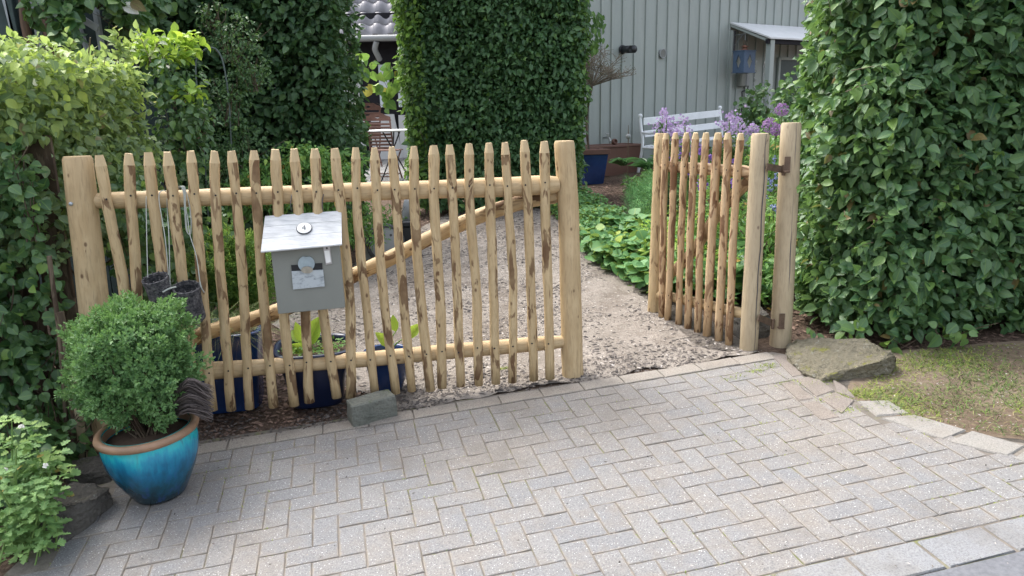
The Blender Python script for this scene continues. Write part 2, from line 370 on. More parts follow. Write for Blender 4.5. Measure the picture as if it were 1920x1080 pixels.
leafm('sunny_hedge_leaf', (.10,.18,.08), (.26,.36,.19), (.44,.56,.12), .44, .45, .45, (.30,.25,.14))
leafm('box_leaf', (.075,.20,.072), (.21,.38,.15), (.24,.40,.10), .3, .4, .5)
leafm('fresh_leaf', (.075,.19,.045), (.14,.30,.07), (.34,.50,.10), .35, .5, .35, (.42,.28,.07))
leafm('cut_leaf', (.09,.21,.07), (.18,.33,.12), (.34,.48,.14), .35, .5, .35, (.40,.30,.09))
leafm('mantle_leaf', (.07,.20,.065), (.14,.31,.11), (.38,.46,.07), .32, .5, .35)
leafm('lime_leaf', (.17,.33,.04), (.29,.46,.06), (.48,.62,.08), .45, .45, .4)
leafm('strap_leaf', (.035,.115,.04), (.08,.20,.07), (.16,.32,.10), .3, .35, .5)
leafm('ivy_leaf', (.036,.10,.036), (.105,.20,.075), (.22,.36,.07), .3, .33, .5)
leafm('brown_stem_leaf', (.10,.08,.04), (.17,.14,.07), (.24,.26,.08), .2, .6, .2)
leafm('lilac_petal', (.28,.17,.42), (.42,.29,.56), (.6,.48,.68), .35, .6, .2)
leafm('allium_petal', (.20,.09,.28), (.34,.18,.42), (.5,.32,.55), .3, .6, .2)
leafm('blue_petal', (.13,.16,.38), (.25,.29,.52), (.45,.5,.66), .3, .6, .2)
leafm('violet_petal', (.12,.05,.32), (.22,.10,.42), (.4,.27,.55), .3, .6, .2)
leafm('white_petal', (.75,.75,.72), (.8,.8,.78), (.8,.8,.7), .3, .6, .2)

# ------------------------------------------------------------------ leaves in bulk
def template(st, wd, fold=.18, droop=.12):
    v = [(0,0,0)]; mids = []; f = []
    for t_, w_ in zip(st, wd):
        b = len(v); v += [(t_, -w_, w_*fold*2-droop*t_*t_), (t_, 0, -droop*t_*t_), (t_, w_, w_*fold*2-droop*t_*t_)]; mids.append(b)
    v.append((1,0,-droop)); tip = len(v)-1; a = mids[0]
    f += [(0,a,a+1), (0,a+1,a+2)]
    for p_, q_ in zip(mids, mids[1:]): f += [(p_,q_,q_+1,p_+1), (p_+1,q_+1,q_+2,p_+2)]
    a = mids[-1]; f += [(a,tip,a+1), (a+1,tip,a+2)]
    return np.array(v, float), f
T_OV2 = template([.28,.66], [.46,.38]); T_OV3 = template([.1,.3,.56,.82], [.28,.46,.44,.22], .16, .18)
T_BOX = template([.5], [.42], .25, .05); T_STRAP = template([.15,.4,.7], [.35,.5,.38], .25, .45)
T_FLAT = template([.35,.75], [.5,.42], .05, .0)
def frames(d, n):
    d = d/np.linalg.norm(d, axis=1, keepdims=True); s_ = np.cross(n, d); s_ /= (np.linalg.norm(s_, axis=1, keepdims=True)+1e-9); nn = np.cross(d, s_)
    return d, s_, nn
def leaves(name, mat, pos, d, n, size, width, tmpl, parent=None, yg=None, org=None, kind='stuff'):
    T, fs = tmpl; N = len(pos)
    if N == 0: return None
    d, s_, nn = frames(d, n); size = np.asarray(size).reshape(-1, 1, 1)*np.ones((N,1,1)); k = len(T)
    V = pos[:,None,:]+size*(T[None,:,0:1]*d[:,None,:]+T[None,:,1:2]*width*s_[:,None,:]+T[None,:,2:3]*nn[:,None,:])
    po = Vector(parent['_o']) if parent is not None and '_o' in parent else Vector((0,0,0))
    o_ = Vector(org) if org is not None else po
    V = (V.reshape(-1,3)-np.array(o_)).astype(np.float32)
    ls = [len(f) for f in fs]; flat = np.concatenate([np.array(f) for f in fs]); nl = len(flat)
    li = (flat[None,:]+(np.arange(N)*k)[:,None]).ravel().astype(np.int32)
    st = np.concatenate([[0], np.cumsum(ls)[:-1]]); lst = (st[None,:]+(np.arange(N)*nl)[:,None]).ravel().astype(np.int32)
    me = bpy.data.meshes.new(name); me.vertices.add(N*k); me.vertices.foreach_set('co', V.ravel())
    me.loops.add(N*nl); me.loops.foreach_set('vertex_index', li); me.polygons.add(N*len(fs)); me.polygons.foreach_set('loop_start', lst)
    me.update(calc_edges=True); me.shade_smooth()
    lc = np.zeros((N,k,3), np.float32); lc[:,:,0] = T[None,:,0]; lc[:,:,1] = T[None,:,1]; lc[:,:,2] = rng.random(N)[:,None]
    me.attributes.new('lc', 'FLOAT_VECTOR', 'POINT').data.foreach_set('vector', lc.ravel())
    y = np.zeros(N) if yg is None else yg
    me.attributes.new('yg', 'FLOAT', 'POINT').data.foreach_set('value', np.repeat(y, k).astype(np.float32))
    me.materials.append(MT[mat]); ob = bpy.data.objects.new(name, me); COL.objects.link(ob)
    if parent is not None: ob.parent = parent
    ob.location = o_-po; ob['_o'] = tuple(float(x) for x in o_)
    if kind: ob['kind'] = kind
    return ob
def leaf_objects(mat, pos, d, n, size, width, tmpl, parent, yg=None):
    T, fs = tmpl; po = Vector(parent['_o']); mesh = {}
    d, s_, nn = frames(d, n); yg = np.zeros(len(pos)) if yg is None else yg
    for i in range(len(pos)):
        q = int(round(float(yg[i])*4)); 
        if q not in mesh:
            me = bpy.data.meshes.new('leaf'); me.from_pydata([(a, b*width, c) for a, b, c in T], [], fs)
            me.polygons.foreach_set('use_smooth', [True]*len(fs))
            lc = T.copy(); lc[:,2] = 0; me.attributes.new('lc', 'FLOAT_VECTOR', 'POINT').data.foreach_set('vector', lc.astype(np.float32).ravel())
            me.attributes.new('yg', 'FLOAT', 'POINT').data.foreach_set('value', np.full(len(T), q/4, np.float32))
            me.materials.append(MT[mat]); mesh[q] = me
        o = bpy.data.objects.new('leaf', mesh[q]); COL.objects.link(o); o.parent = parent
        z = float(size[i]); m = Matrix.Identity(4)
        for r in range(3): m[r][0] = d[i][r]*z; m[r][1] = s_[i][r]*z; m[r][2] = nn[i][r]*z; m[r][3] = pos[i][r]-po[r]
        o.matrix_local = m
def unit(v): return v/(np.linalg.norm(v, axis=1, keepdims=True)+1e-9)
def visible_rank(pos, size, nrm=None):
    c = (pos-CP) @ K.T; u = 960+F*c[:,0]/c[:,2]; v = 540+F*c[:,1]/c[:,2]
    ok = (c[:,2] > .2)&(u > 5)&(u < 1915)&(v > 5)&(v < 1075)
    s_ = size/np.maximum(c[:,2], .1)
    if nrm is not None: s_ = s_*np.maximum(np.einsum('ij,ij->i', -unit(pos-CP), nrm), 0)
    return np.where(ok, s_, -1)

def in_poly(x, y, poly):
    x = np.asarray(x); y = np.asarray(y); r = np.zeros(x.shape, bool); n = len(poly)
    for i in range(n):
        x0, y0 = poly[i][:2]; x1, y1 = poly[(i+1)%n][:2]
        c = ((y0 > y) != (y1 > y))&(x < (x1-x0)*(y-y0)/((y1-y0) or 1e-9)+x0); r ^= c
    return r
def scatter(poly, n):
    P = np.array([p[:2] for p in poly]); lo, hi = P.min(0), P.max(0); out = []
    while sum(len(o) for o in out) < n:
        q = lo+(hi-lo)*rng.random((n*2, 2)); out.append(q[in_poly(q[:,0], q[:,1], poly)])
    return np.concatenate(out)[:n]
def gza(x, y): return GX*np.clip(x, -14, 14)+GY*np.clip(y, -6, 18)
def noise2(x, y, s, seed=0.0): return np.array([mnoise.noise(Vector((a*s, b*s, seed))) for a, b in zip(x, y)])

def hedge(name, label, poly, z0, z1, mat, dens, lsize, width=.85, tmpl=T_OV2, singles=300, skip=(), lean=0.0, young=None, lump=.10, topyoung=.0, depth=.28, group=None, bow=None, stems=8, updroop=-.35, core=1.0):
    """clipped hedge over a plan polygon (counter-clockwise): foliage shell, single leaves, dark stems inside"""
    P = [Vector((p[0], p[1], 0)) for p in poly]; n = len(P); cx = sum(P, Vector())/n
    root = thing(name, label, 'hedge', on(cx.x, cx.y), group); pos = []; nr = []
    H = z1-z0
    for i in range(n):
        if i in skip: continue
        a, b = P[i], P[(i+1)%n]; L = (b-a).length; N = int(L*H*dens); t_ = rng.random(N); z = rng.random(N)
        nn = Vector((b.y-a.y, a.x-b.x, 0)).normalized()
        x = a.x+(b.x-a.x)*t_; y = a.y+(b.y-a.y)*t_; zz = z0+H*z
        pos.append(np.stack([x, y, zz], 1)); nr.append(np.tile(np.array(nn), (N,1)))
    lo = np.array([[p.x, p.y] for p in P]).min(0); hi = np.array([[p.x, p.y] for p in P]).max(0)
    area = (hi[0]-lo[0])*(hi[1]-lo[1]); N = int(area*dens*.8); q = scatter([(p.x, p.y) for p in P], N)
    pos.append(np.stack([q[:,0], q[:,1], np.full(N, z1)], 1)); nr.append(np.tile([0,0,1.], (N,1)))
    pos = np.concatenate(pos); nr = np.concatenate(nr)
    g0 = gza(pos[:,0], pos[:,1]); pos[:,2] += np.where(pos[:,2] < z0+.3, 0, 0)
    lm = np.array([mnoise.noise(Vector(p)*1.7)*1.0+mnoise.noise(Vector(p)*5)*.6 for p in pos])*lump
    dp = rng.random(len(pos))**2.2*depth-rng.normal(0, .018, len(pos))-np.where(rng.random(len(pos)) < .03, .05, 0)
    c3 = np.array([cx.x, cx.y, 0]); 
    if lean: # wider towards the top
        k = 1+lean*(pos[:,2]-z0)/H; pos[:,0] = cx.x+(pos[:,0]-cx.x)*k
    pos += nr*(lm-dp)[:,None]
    rd = rng.normal(0, 1, (len(pos), 3)); up = np.array([0,0,1.])
    nn = unit(nr*.7+up*.6+rd*.48); dr = unit(nr*.45+up*updroop+rng.normal(0, .55, (len(pos), 3)))
    sz = lsize*(0.5+.8*rng.random(len(pos))); yg = np.where(rng.random(len(pos)) < .05, .6, 0)*rng.random(len(pos))
    if young is not None: yg = np.clip(yg+young(pos, nr, dp), 0, 1)  # per-hedge tint, including light painted into the leaf colour
    nv = int(area*H*900*core); qv = scatter([(cx.x+(p.x-cx.x)*.86, cx.y+(p.y-cx.y)*.7) for p in P], nv); pv_ = np.stack([qv[:,0], qv[:,1], z0+.05+(H-.1)*rng.random(nv)], 1)
    if lean: pv_[:,0] = cx.x+(pv_[:,0]-cx.x)*(1+lean*(pv_[:,2]-z0)/H)
    leaves('inner_foliage', mat, pv_, rng.normal(0,1,(nv,3)), np.array([0,-1,.3])+rng.normal(0,.6,(nv,3)), np.full(nv, lsize*1.7), .9, T_OV2, root)
    sel = np.zeros(len(pos), bool)
    if singles:
        rk = visible_rank(pos, sz, nn)*np.where(dp < .01, 1, .05); idx = np.argsort(-rk)[:singles]; idx = idx[rk[idx] > 0]; sel[idx] = True
        leaf_objects(mat, pos[sel], dr[sel], nn[sel], sz[sel]*1.08, width, T_OV3, root, yg[sel])
    m = ~sel
    leaves('foliage', mat, pos[m], dr[m], nn[m], sz[m], width, tmpl, root, yg[m])
    # stems and twigs within
    mb = MB()
    if stems:
        q = scatter([(cx.x+(p.x-cx.x)*.8, cx.y+(p.y-cx.y)*.6) for p in P], stems)
        for x, y in q:
            a = on(x, y, -.03); mb.tube(curve([a, a+Vector((random.uniform(-.05,.05), random.uniform(-.05,.05), (z1-a.z)*.5)), Vector((x+random.uniform(-.12,.12), y+random.uniform(-.1,.1), z1-.15))], 4), [.024,.022,.02,.018,.016,.014,.011,.009,.007], 6)
            for k in range(10):
                h = random.uniform(.15, .95); p0 = Vector((x, y, a.z+(z1-a.z)*h)); ang = random.uniform(0, 6.28)
                mb.tube([p0, p0+Vector((math.cos(ang)*.22, math.sin(ang)*.2, .16)), p0+Vector((math.cos(ang)*.38, math.sin(ang)*.34, .38))], [.008,.006,.003], 5)
        tag(mb.build('stems', MT['bark_stem'], root, fix=False), kind='stuff')
    return root

def flakes(name, mat, pts, size, flat=.25, parent=None, label=None):
    """thousands of chips, each an irregular low wedge"""
    N = len(pts); T = np.array([(1,0,0),(.2,.55,0),(-.8,.35,0),(-.7,-.4,0),(.3,-.5,0),(.0,.0,1)]); fs = [(0,1,5),(1,2,5),(2,3,5),(3,4,5),(4,0,5)]
    a = rng.random(N)*6.283; ca, sa = np.cos(a), np.sin(a); sz = size*(.35+rng.random(N)**2*1.3); asp = .35+.65*rng.random(N)
    nx = rng.normal(0, .3, N); ny = rng.normal(0, .3, N)
    J = 1+rng.normal(0, .22, (N,6,2)); x = T[None,:,0]*J[:,:,0]*sz[:,None]; y = T[None,:,1]*J[:,:,1]*(sz*asp)[:,None]; z = T[None,:,2]*(sz*flat)[:,None]
    X = x*ca[:,None]-y*sa[:,None]; Y = x*sa[:,None]+y*ca[:,None]; Z = z+X*nx[:,None]*.6+Y*ny[:,None]*.6+(sz*.12)[:,None]
    V = np.stack([X+pts[:,0:1], Y+pts[:,1:2], Z+pts[:,2:3]], 2).reshape(-1,3).astype(np.float32)
    return rawmesh(name, mat, V, fs, 6, N, parent, label)
def rawmesh(name, mat, V, fs, k, N, parent=None, label=None, smooth=False, kind='stuff'):
    flat = np.concatenate([np.array(f) for f in fs]); ls = [len(f) for f in fs]; nl = len(flat)
    me = bpy.data.meshes.new(name); me.vertices.add(N*k)
    po = np.array(parent['_o']) if parent is not None and '_o' in parent else np.zeros(3)
    me.vertices.foreach_set('co', (V-po).astype(np.float32).ravel()); me.loops.add(N*nl)
    me.loops.foreach_set('vertex_index', (flat[None,:]+(np.arange(N)*k)[:,None]).ravel().astype(np.int32))
    st = np.concatenate([[0], np.cumsum(ls)[:-1]]); me.polygons.add(N*len(fs))
    me.polygons.foreach_set('loop_start', (st[None,:]+(np.arange(N)*nl)[:,None]).ravel().astype(np.int32))
    me.update(calc_edges=True); me.materials.append(MT[mat])
    ob = bpy.data.objects.new(name, me); COL.objects.link(ob); ob['_o'] = tuple(float(x) for x in po)
    if parent is not None: ob.parent = parent
    if kind: ob['kind'] = kind
    if label: ob['label'] = label
    return ob
def blades(name, mat, pts, h, wdt, bend=.6, parent=None, label=None, spread=.35, dirs=None, kind='stuff'):
    """grass-like blades, three joints each"""
    N = len(pts); h = h*(.5+.8*rng.random(N)); a = rng.random(N)*6.283
    base = np.stack([np.cos(a), np.sin(a), np.zeros(N)], 1); out = rng.normal(0, spread, (N,3)); out[:,2] = 0
    if dirs is not None: out += dirs
    u = unit(np.array([0,0,1.])+out); e = unit(out+1e-4); ts = [0,.4,.75,1.]; ws = [.5,.5,.32,.04]; vs = []
    for t_, w_ in zip(ts, ws):
        c = pts+u*(h*t_)[:,None]+e*(h*bend*t_*t_*.6)[:,None]-np.array([0,0,1.])*(h*bend*t_**3*.35)[:,None]
        vs += [c-base*(wdt*w_), c+base*(wdt*w_)]
    V = np.stack(vs, 1).reshape(-1,3)
    return rawmesh(name, mat, V, [(0,1,3,2),(2,3,5,4),(4,5,7,6)], 8, N, parent, label, kind=kind)

# ================================================================== THE SETTING
# ground: one big sheet of garden soil following the slope
def sheet(name, poly, h, mat, step=.12, rough=0.0, label=None, edge=0.0, kind='structure'):
    """polygon sheet draped on the slope, ragged edge if asked"""
    P = [Vector((p[0], p[1], 0)) for p in poly]; out = []
    for i in range(len(P)):
        a, b = P[i], P[(i+1)%len(P)]; L = (b-a).length; n = max(1, int(L/step)); nn = Vector((b.y-a.y, a.x-b.x, 0)).normalized()
        for k in range(n):
            q = a.lerp(b, k/n)
            if edge: q += nn*(mnoise.noise(Vector((q.x*3.1, q.y*3.1, 1.3)))+.6*mnoise.noise(Vector((q.x*9, q.y*9, 4))))*edge
            out.append(q)
    b = bmesh.new(); vs = [b.verts.new((q.x, q.y, gz(q.x, q.y)+h)) for q in out]; f = b.faces.new(vs)
    bmesh.ops.triangulate(b, faces=[f]); 
    if rough:
        bmesh.ops.subdivide_edges(b, edges=b.edges[:], cuts=2, use_grid_fill=True)
        for v in b.verts:
            if not v.is_boundary: v.co.z = gz(v.co.x, v.co.y)+h+max(0, mnoise.noise(v.co*4))*rough
    bmesh.ops.recalc_face_normals(b, faces=b.faces)
    me = bpy.data.meshes.new(name); b.to_mesh(me); b.free(); me.materials.append(MT[mat])
    if me.polygons[0].normal.z < 0: me.flip_normals()
    ob = bpy.data.objects.new(name, me); COL.objects.link(ob); ob['_o'] = (0.0,0.0,0.0); ob['kind'] = kind
    if label: ob['label'] = label
    return ob
xs = [-150,-60,-30]+[-14+i for i in range(29)]+[30,60,150]; ys = [-150,-60,-20]+[-6+i for i in range(25)]+[30,60,150]
mb = MB(); mb.add([(x, y, gz(x, y)) for y in ys for x in xs], [(j*len(xs)+i, j*len(xs)+i+1, (j+1)*len(xs)+i+1, (j+1)*len(xs)+i) for j in range(len(ys)-1) for i in range(len(xs)-1)])
struct(mb.build('ground', MT['mulch_soil']))

# paving frame: a along the kerb, b towards the street, both in the slope
AZ = R(13.1); A_ = Vector((math.cos(AZ), math.sin(AZ), 0)); A_ = (A_-GN*A_.dot(GN)).normalized(); B_ = -GN.cross(A_).normalized()
if B_.y > 0: B_ = -B_
O_ = G(915, 767)                                             # a point on the outer kerb joint
def loc2(p): p = Vector((p[0], p[1], gz(p[0], p[1])))-O_; return p.dot(A_), p.dot(B_)
def W2(s_, t_, h=0.0): return O_+A_*s_+B_*t_+GN*h
PW = .0925; PG = .0042
right_in = [(1.405,3.93),(1.47,3.80),(1.51,3.56),(1.59,3.17),(1.77,2.91),(1.97,2.70),(2.6,2.45)]
sh = [(-4.2,-.6)]+[(-1.9,2.2),(-1.72,2.42),(-1.70,2.95),(-1.80,3.15)]
bed = sheet('paving', [(-6,1.2),(3.6,1.6)]+[(3.4,2.75),(2.6,2.62),(2.05,2.85),(1.8,3.0),(1.62,3.3),(1.56,3.9),(1.42,4.02),(-1.52,3.40),(-1.85,3.2),(-1.80,2.9),(-1.82,2.4),(-6,1.7)], .0, 'joint_sand')
bed.location.z = .0088
pave_poly = [(-6.5,1.3),(3.6,1.6),(3.4,2.55),(2.6,2.42),(1.93,2.76),(1.77,2.91),(1.59,3.17),(1.51,3.56),(1.47,3.93)]+[(-2.2,3.06),(-1.78,3.12),(-1.70,2.95),(-1.72,2.42),(-2.4,2.0),(-6.5,1.5)]
def paver_mesh(lx, ly, hz=.03, seed=0):
    rr = random.Random(seed); mb = MB(); b_ = .0026; j = lambda s: rr.uniform(-s, s)
    hx, hy = lx/2, ly/2; pts = []
    for z, ins in ((-hz, 0), (-b_*.8, 0), (.0, b_)):
        ring = []
        for x, y in ((-1,-1),(-.33,-1),(.33,-1),(1,-1),(1,0),(1,1),(.33,1),(-.33,1),(-1,1),(-1,0)):
            ring.append([x*(hx-ins), y*(hy-ins), z])
        pts.append(ring)
    for i in range(10):
        dx, dy = j(.0014), j(.0014)
        for k in range(3): pts[k][i][0] += dx; pts[k][i][1] += dy
        pts[2][i][2] += j(.0012)
    vs = [Vector(p) for r in pts for p in r]; fs = [tuple(range(20, 30))]
    for k in range(2):
        for i in range(10): q = (i+1)%10; fs.append((k*10+i, k*10+q, k*10+10+q, k*10+10+i))
    me = bpy.data.meshes.new('paver'); me.from_pydata([tuple(v) for v in vs], [], fs); return me
variants = [paver_mesh(PW*2-PG, PW-PG, seed=i) for i in range(9)]
for m in variants: m.materials.append(MT['paver_grey'])
def place(me, c, ax, parent, name='paver', tilt=.0035, h=0.0):
    Z = (GN+Vector((random.uniform(-tilt,tilt), random.uniform(-tilt,tilt), 0))).normalized(); X = (ax-Z*ax.dot(Z)).normalized(); Y = Z.cross(X)
    o = bpy.data.objects.new(name, me); COL.objects.link(o); o.parent = parent
    m = Matrix.Identity(4)
    for r in range(3): m[r][0] = X[r]; m[r][1] = Y[r]; m[r][2] = Z[r]; m[r][3] = c[r]
    m.translation = c+GN*(h+random.uniform(-.0012,.0012))-parent.location; o.matrix_local = m; return o
# slabs towards the road, laid in the same frame
def row_line(p0, p1):
    return loc2(p0), loc2(p1)
slab_t0 = loc2((1.31, 2.26))[1]; NR = round(slab_t0/PW)-1; slab_t0 = (NR+1)*PW+.004
cand = []; halves = []
def ok_cell(i, j):
    c = W2((i+.5)*PW, (j+.5)*PW); return 0 <= j < NR and in_poly([c.x], [c.y], pave_poly)[0]
for j in range(-1, 30):
    for i in range(-80, 46):
        d = (i-j)%4
        if d == 0: cells, s_, t_, ax = ((i,j),(i+1,j)), (i+1)*PW, (j+.5)*PW, A_
        elif d == 2: cells, s_, t_, ax = ((i,j),(i,j-1)), (i+.5)*PW, j*PW, B_
        else: continue
        okc = [q for q in cells if ok_cell(*q)]
        if len(okc) == 2:
            c = W2(s_, t_+.002); u, v, z = project(c); vis = z > .3 and -60 < u < 1980 and v < 1150; cand.append((0 if vis else 1, z, c, ax))
        elif len(okc) == 1: halves.append(W2((okc[0][0]+.5)*PW, (okc[0][1]+.5)*PW+.002))
for k in range(-37, 19):
    c = W2((k+.35)*2*PW, (NR+.5)*PW+.001)
    if in_poly([c.x], [c.y+.12], pave_poly)[0] or k < -8: 
        u, v, z = project(c); vis = z > .3 and -60 < u < 1980 and v < 1150; cand.append((0 if vis else 1, z, c, A_))
cand.sort(key=lambda q: (q[0], q[1])); rest = []
npav = 0
for k, (o_, z, c, ax) in enumerate(cand):
    if npav < 285 and o_ == 0:
        place(random.choice(variants), c, ax, bed, h=.004+.009); npav += 1
    else: rest.append((c, ax))
mb = MB()
for c, ax in rest:
    Y = GN.cross(ax); mb.box(c+GN*(.013-.015), (PW*2-PG, PW-PG, .03), (ax, Y, GN), bev=.004)
if rest: tag(mb.build('farther_pavers', MT['paver_grey'], bed), kind='stuff')
hv = [paver_mesh(PW-PG, PW-PG, seed=70+i) for i in range(3)]
for m in hv: m.materials.append(MT['paver_grey'])
for c in halves: place(random.choice(hv), c, A_, bed, 'half_paver', h=.013)
# stretcher course that carries the gate line
kerb = struct(thing('kerb', None, None, tuple(O_)) if False else bpy.data.objects.new('kerb', None)); COL.objects.link(kerb); kerb.location = O_; kerb['_o'] = tuple(O_); kerb['kind'] = 'structure'
kv = [paver_mesh(.212, .102, .04, seed=40+i) for i in range(4)]
for m in kv: m.materials.append(MT['paver_edge'])
s0 = loc2((-1.95, 3.1))[0]; s1 = loc2((1.42, 3.95))[0]; s_ = s0
while s_ < s1-.05:
    place(random.choice(kv), W2(s_+.107, -.053), A_, kerb, 'kerb_stone', .012, .016); s_ += .217
# edging along the verge: brownish pavers, then pale slabs; slabs along the road
edging = bpy.data.objects.new('edging', None); COL.objects.link(edging); edging['_o'] = (0.0,0.0,0.0); edging['kind'] = 'structure'
def quad_slab(pts, name, mat, parent, h=.0160, thick=.035):
    P = [on(x, y, h+random.uniform(-.002,.002)) for x, y in pts]; c = sum(P, Vector())/4; top = []
    mb = MB(); lo = []; mid = []
    for p in P:
        d = (c-p).normalized(); top.append(p+d*.008); mid.append(p-GN*.006+d*.001); lo.append(p-GN*thick)
    ring = lambda r: [q for i in range(4) for q in (r[i], r[i].lerp(r[(i+1)%4], .5)+Vector((random.uniform(-.002,.002), random.uniform(-.002,.002), 0)))]
    a, b_, d_ = ring(top), ring(mid), ring(lo); vs = a+b_+d_; fs = [tuple(range(8))]
    for k in range(2):
        for i in range(8): j = (i+1)%8; fs.append((k*8+i, k*8+j, k*8+8+j, k*8+8+i))
    mb.add(vs, fs); return mb.build(name, MT[mat], parent)
def gp(u, v): p = G(u, v); return (p.x, p.y)
for q in ([(1446,672),(1478,668),(1520,706),(1486,712)], [(1490,716),(1524,709),(1565,738),(1531,750)], [(1568,742),(1560,716),(1582,728),(1604,752)]):
    quad_slab([gp(*p) for p in q], 'edging_paver', 'paver_brown', edging)
for q in ([(1486,719),(1526,753),(1498,757),(1462,724)], [(1530,757),(1575,788),(1540,794),(1500,761)], [(1536,752),(1566,741),(1603,756),(1578,782)], [(1607,758),(1665,756),(1706,781),(1643,785)]):
    quad_slab([gp(*p) for p in q], 'edging_paver', 'paver_brown' if q[0][0] < 1600 else 'slab_beige', edging, .0168)
for q in ([(1650,789),(1712,783),(1812,812),(1768,830)], [(1775,834),(1820,814),(1922,842),(1890,862)], [(1897,866),(1930,845),(2030,880),(2000,900)]):
    quad_slab([gp(*p) for p in q], 'edging_slab', 'slab_beige', edging, .0172)
road_edge = bpy.data.objects.new('road_edge', None); COL.objects.link(road_edge); road_edge['_o'] = (0.0,0.0,0.0); road_edge['kind'] = 'structure'
sj = loc2(G(1583,1050))[0]; sw = loc2(G(1718,1024))[0]-sj
for k in range(-22, 8):
    s_ = sj+k*sw; e = .006; q = [W2(s_+e, slab_t0+e), W2(s_+sw-e, slab_t0+e), W2(s_+sw-e, slab_t0+.155-e), W2(s_+e, slab_t0+.155-e)]
    quad_slab([(p.x, p.y) for p in q], 'edge_slab', 'slab_grey', road_edge, .0165)
e0, e1 = W2(-12, slab_t0+.155), W2(14, slab_t0+.155)
struct(sheet('road', [(e0.x, e0.y-.001), (e0.x, -3.5), (e1.x, -2.5), (e1.x, e1.y-.001)][::-1], .0142, 'asphalt', 2))
# path, verge, mulch bed
path = sheet('path', [(-.72,3.565),(1.34,4.02),(1.14,4.10),(.99,4.42),(.93,5.15),(.72,6.4),(.60,7.5),(.42,8.7),(.1,9.5),(-.6,9.6),(-.95,8.5),(-1.25,7.6),(-1.6,6.5),(-1.65,5.2),(-1.25,4.4),(-.85,4.0),(-.72,3.8)], .012, 'path_dirt', .06, edge=.07)
verge = sheet('verge', [(1.56,3.40),(1.70,3.10),(2.1,2.86),(2.9,2.62),(6,3.1),(6,3.95),(2.3,3.92),(1.9,3.9)], .010, 'verge_dirt', .06, edge=.03)
terrace = sheet('terrace', [(-5.5,10.9),(1.0,10.9),(1.0,16.2),(-5.5,16.2)], .03, 'joint_sand', 2)
mb = MB()
for i in range(10):
    for j in range(8):
        if i in (0,1) and j < 0: continue
        x, y = -4.0+i*.42, 11.1+j*.62; o = None
        c = on(x, y, .035); mm = MB(); mm.box(c, (.41, .61, .04), (Vector((1,0,GX)).normalized(), Vector((0,1,GY)).normalized(), GN), bev=.006); mm.build('terrace_slab', MT['slab_grey'], terrace)

# loose bits: bark and slate chips on the path, mulch, leaf litter
def on_pts(q, h=0.0): return np.stack([q[:,0], q[:,1], gza(q[:,0], q[:,1])+h], 1)
ppoly = [(-.7,3.60),(1.40,4.02),(1.0,4.45),(.93,5.15),(.72,6.4),(.60,7.5),(.42,8.7),(.1,9.4),(-.6,9.5),(-.95,8.5),(-1.25,7.6),(-1.6,6.5),(-1.65,5.2),(-1.2,4.2)]
def dens_scatter(poly, n, s, thr, seed):
    q = scatter(poly, n*3); k = noise2(q[:,0], q[:,1], s, seed); return q[(k+rng.random(len(q))*.5) > thr][:n]
flakes('bark_chips', 'chips_dark', on_pts(dens_scatter(ppoly, 13000, 2.2, .16, 3), .012), .0125, .2, path)
flakes('pale_chips', 'chips_pale', on_pts(scatter(ppoly, 5000), .012), .0095, .3, path)
kp = [(-1.6,3.30),(1.2,3.98),(1.2,4.25),(-1.5,3.75)]
flakes('chip_litter', 'chips_dark', on_pts(dens_scatter(kp, 3200, 3, .1, 8), .014), .009, .3, path)
mul = [(-2.2,3.15),(-1.2,3.38),(-.55,3.50),(-.75,3.95),(-1.3,4.3),(-1.7,5.2),(-1.75,6.5),(-1.3,7.8),(-1.6,8),(-2.6,6),(-2.6,4)]
flakes('left_mulch', 'chips_brown', on_pts(scatter(mul, 12000), .004), .014, .3, None, 'brown bark mulch spread under the blue pots behind the gate')
mul2 = [(-1.1,8.3),(-.6,9.4),(.9,9.6),(.65,8.3),(1.1,6.6),(1.3,5.0),(1.5,4.1),(3.2,5.6),(3.4,11),(1.6,11),(.6,9.9),(-1.4,10)]
flakes('garden_mulch', 'chips_brown', on_pts(scatter(mul2, 14000), .004), .018, .35, None, 'brown bark mulch in the flower bed right of the path')
# verge: moss, grass and dry leaves
vp_ = [(1.6,3.42),(1.72,3.12),(2.1,2.88),(2.9,2.66),(4.5,3.0),(4.5,3.95),(2.1,3.88)]
q = dens_scatter(vp_, 24000, 2.2, .22, 5); blades('moss', 'moss_blade', on_pts(q, .008), .022, .0032, .9, None, 'yellow green moss and short grass on the verge', .9)
q = dens_scatter(vp_, 9000, 2.9, .27, 9); blades('grass', 'grass_blade', on_pts(q, .008), .035, .003, .9, None, 'tufts of green grass on the verge under the hedge', .8)
q = dens_scatter(vp_, 1700, 2.8, .2, 15); blades('dry_grass', 'dry_blade', on_pts(q, .01), .035, .0018, 1.2, None, 'dry straw coloured grass lying on the verge', 1.6)
flakes('leaf_litter', 'chips_brown', on_pts(scatter(vp_, 6000), .008), .008, .3, verge)
flakes('verge_crumbs', 'chips_pale', on_pts(scatter(vp_, 3000), .008), .006, .4, verge)
q = scatter([(1.6,3.88),(6,3.88),(6,4.4),(1.9,4.6)], 5000); flakes('hedge_litter', 'chips_brown', on_pts(q, .004), .012, .3, verge)
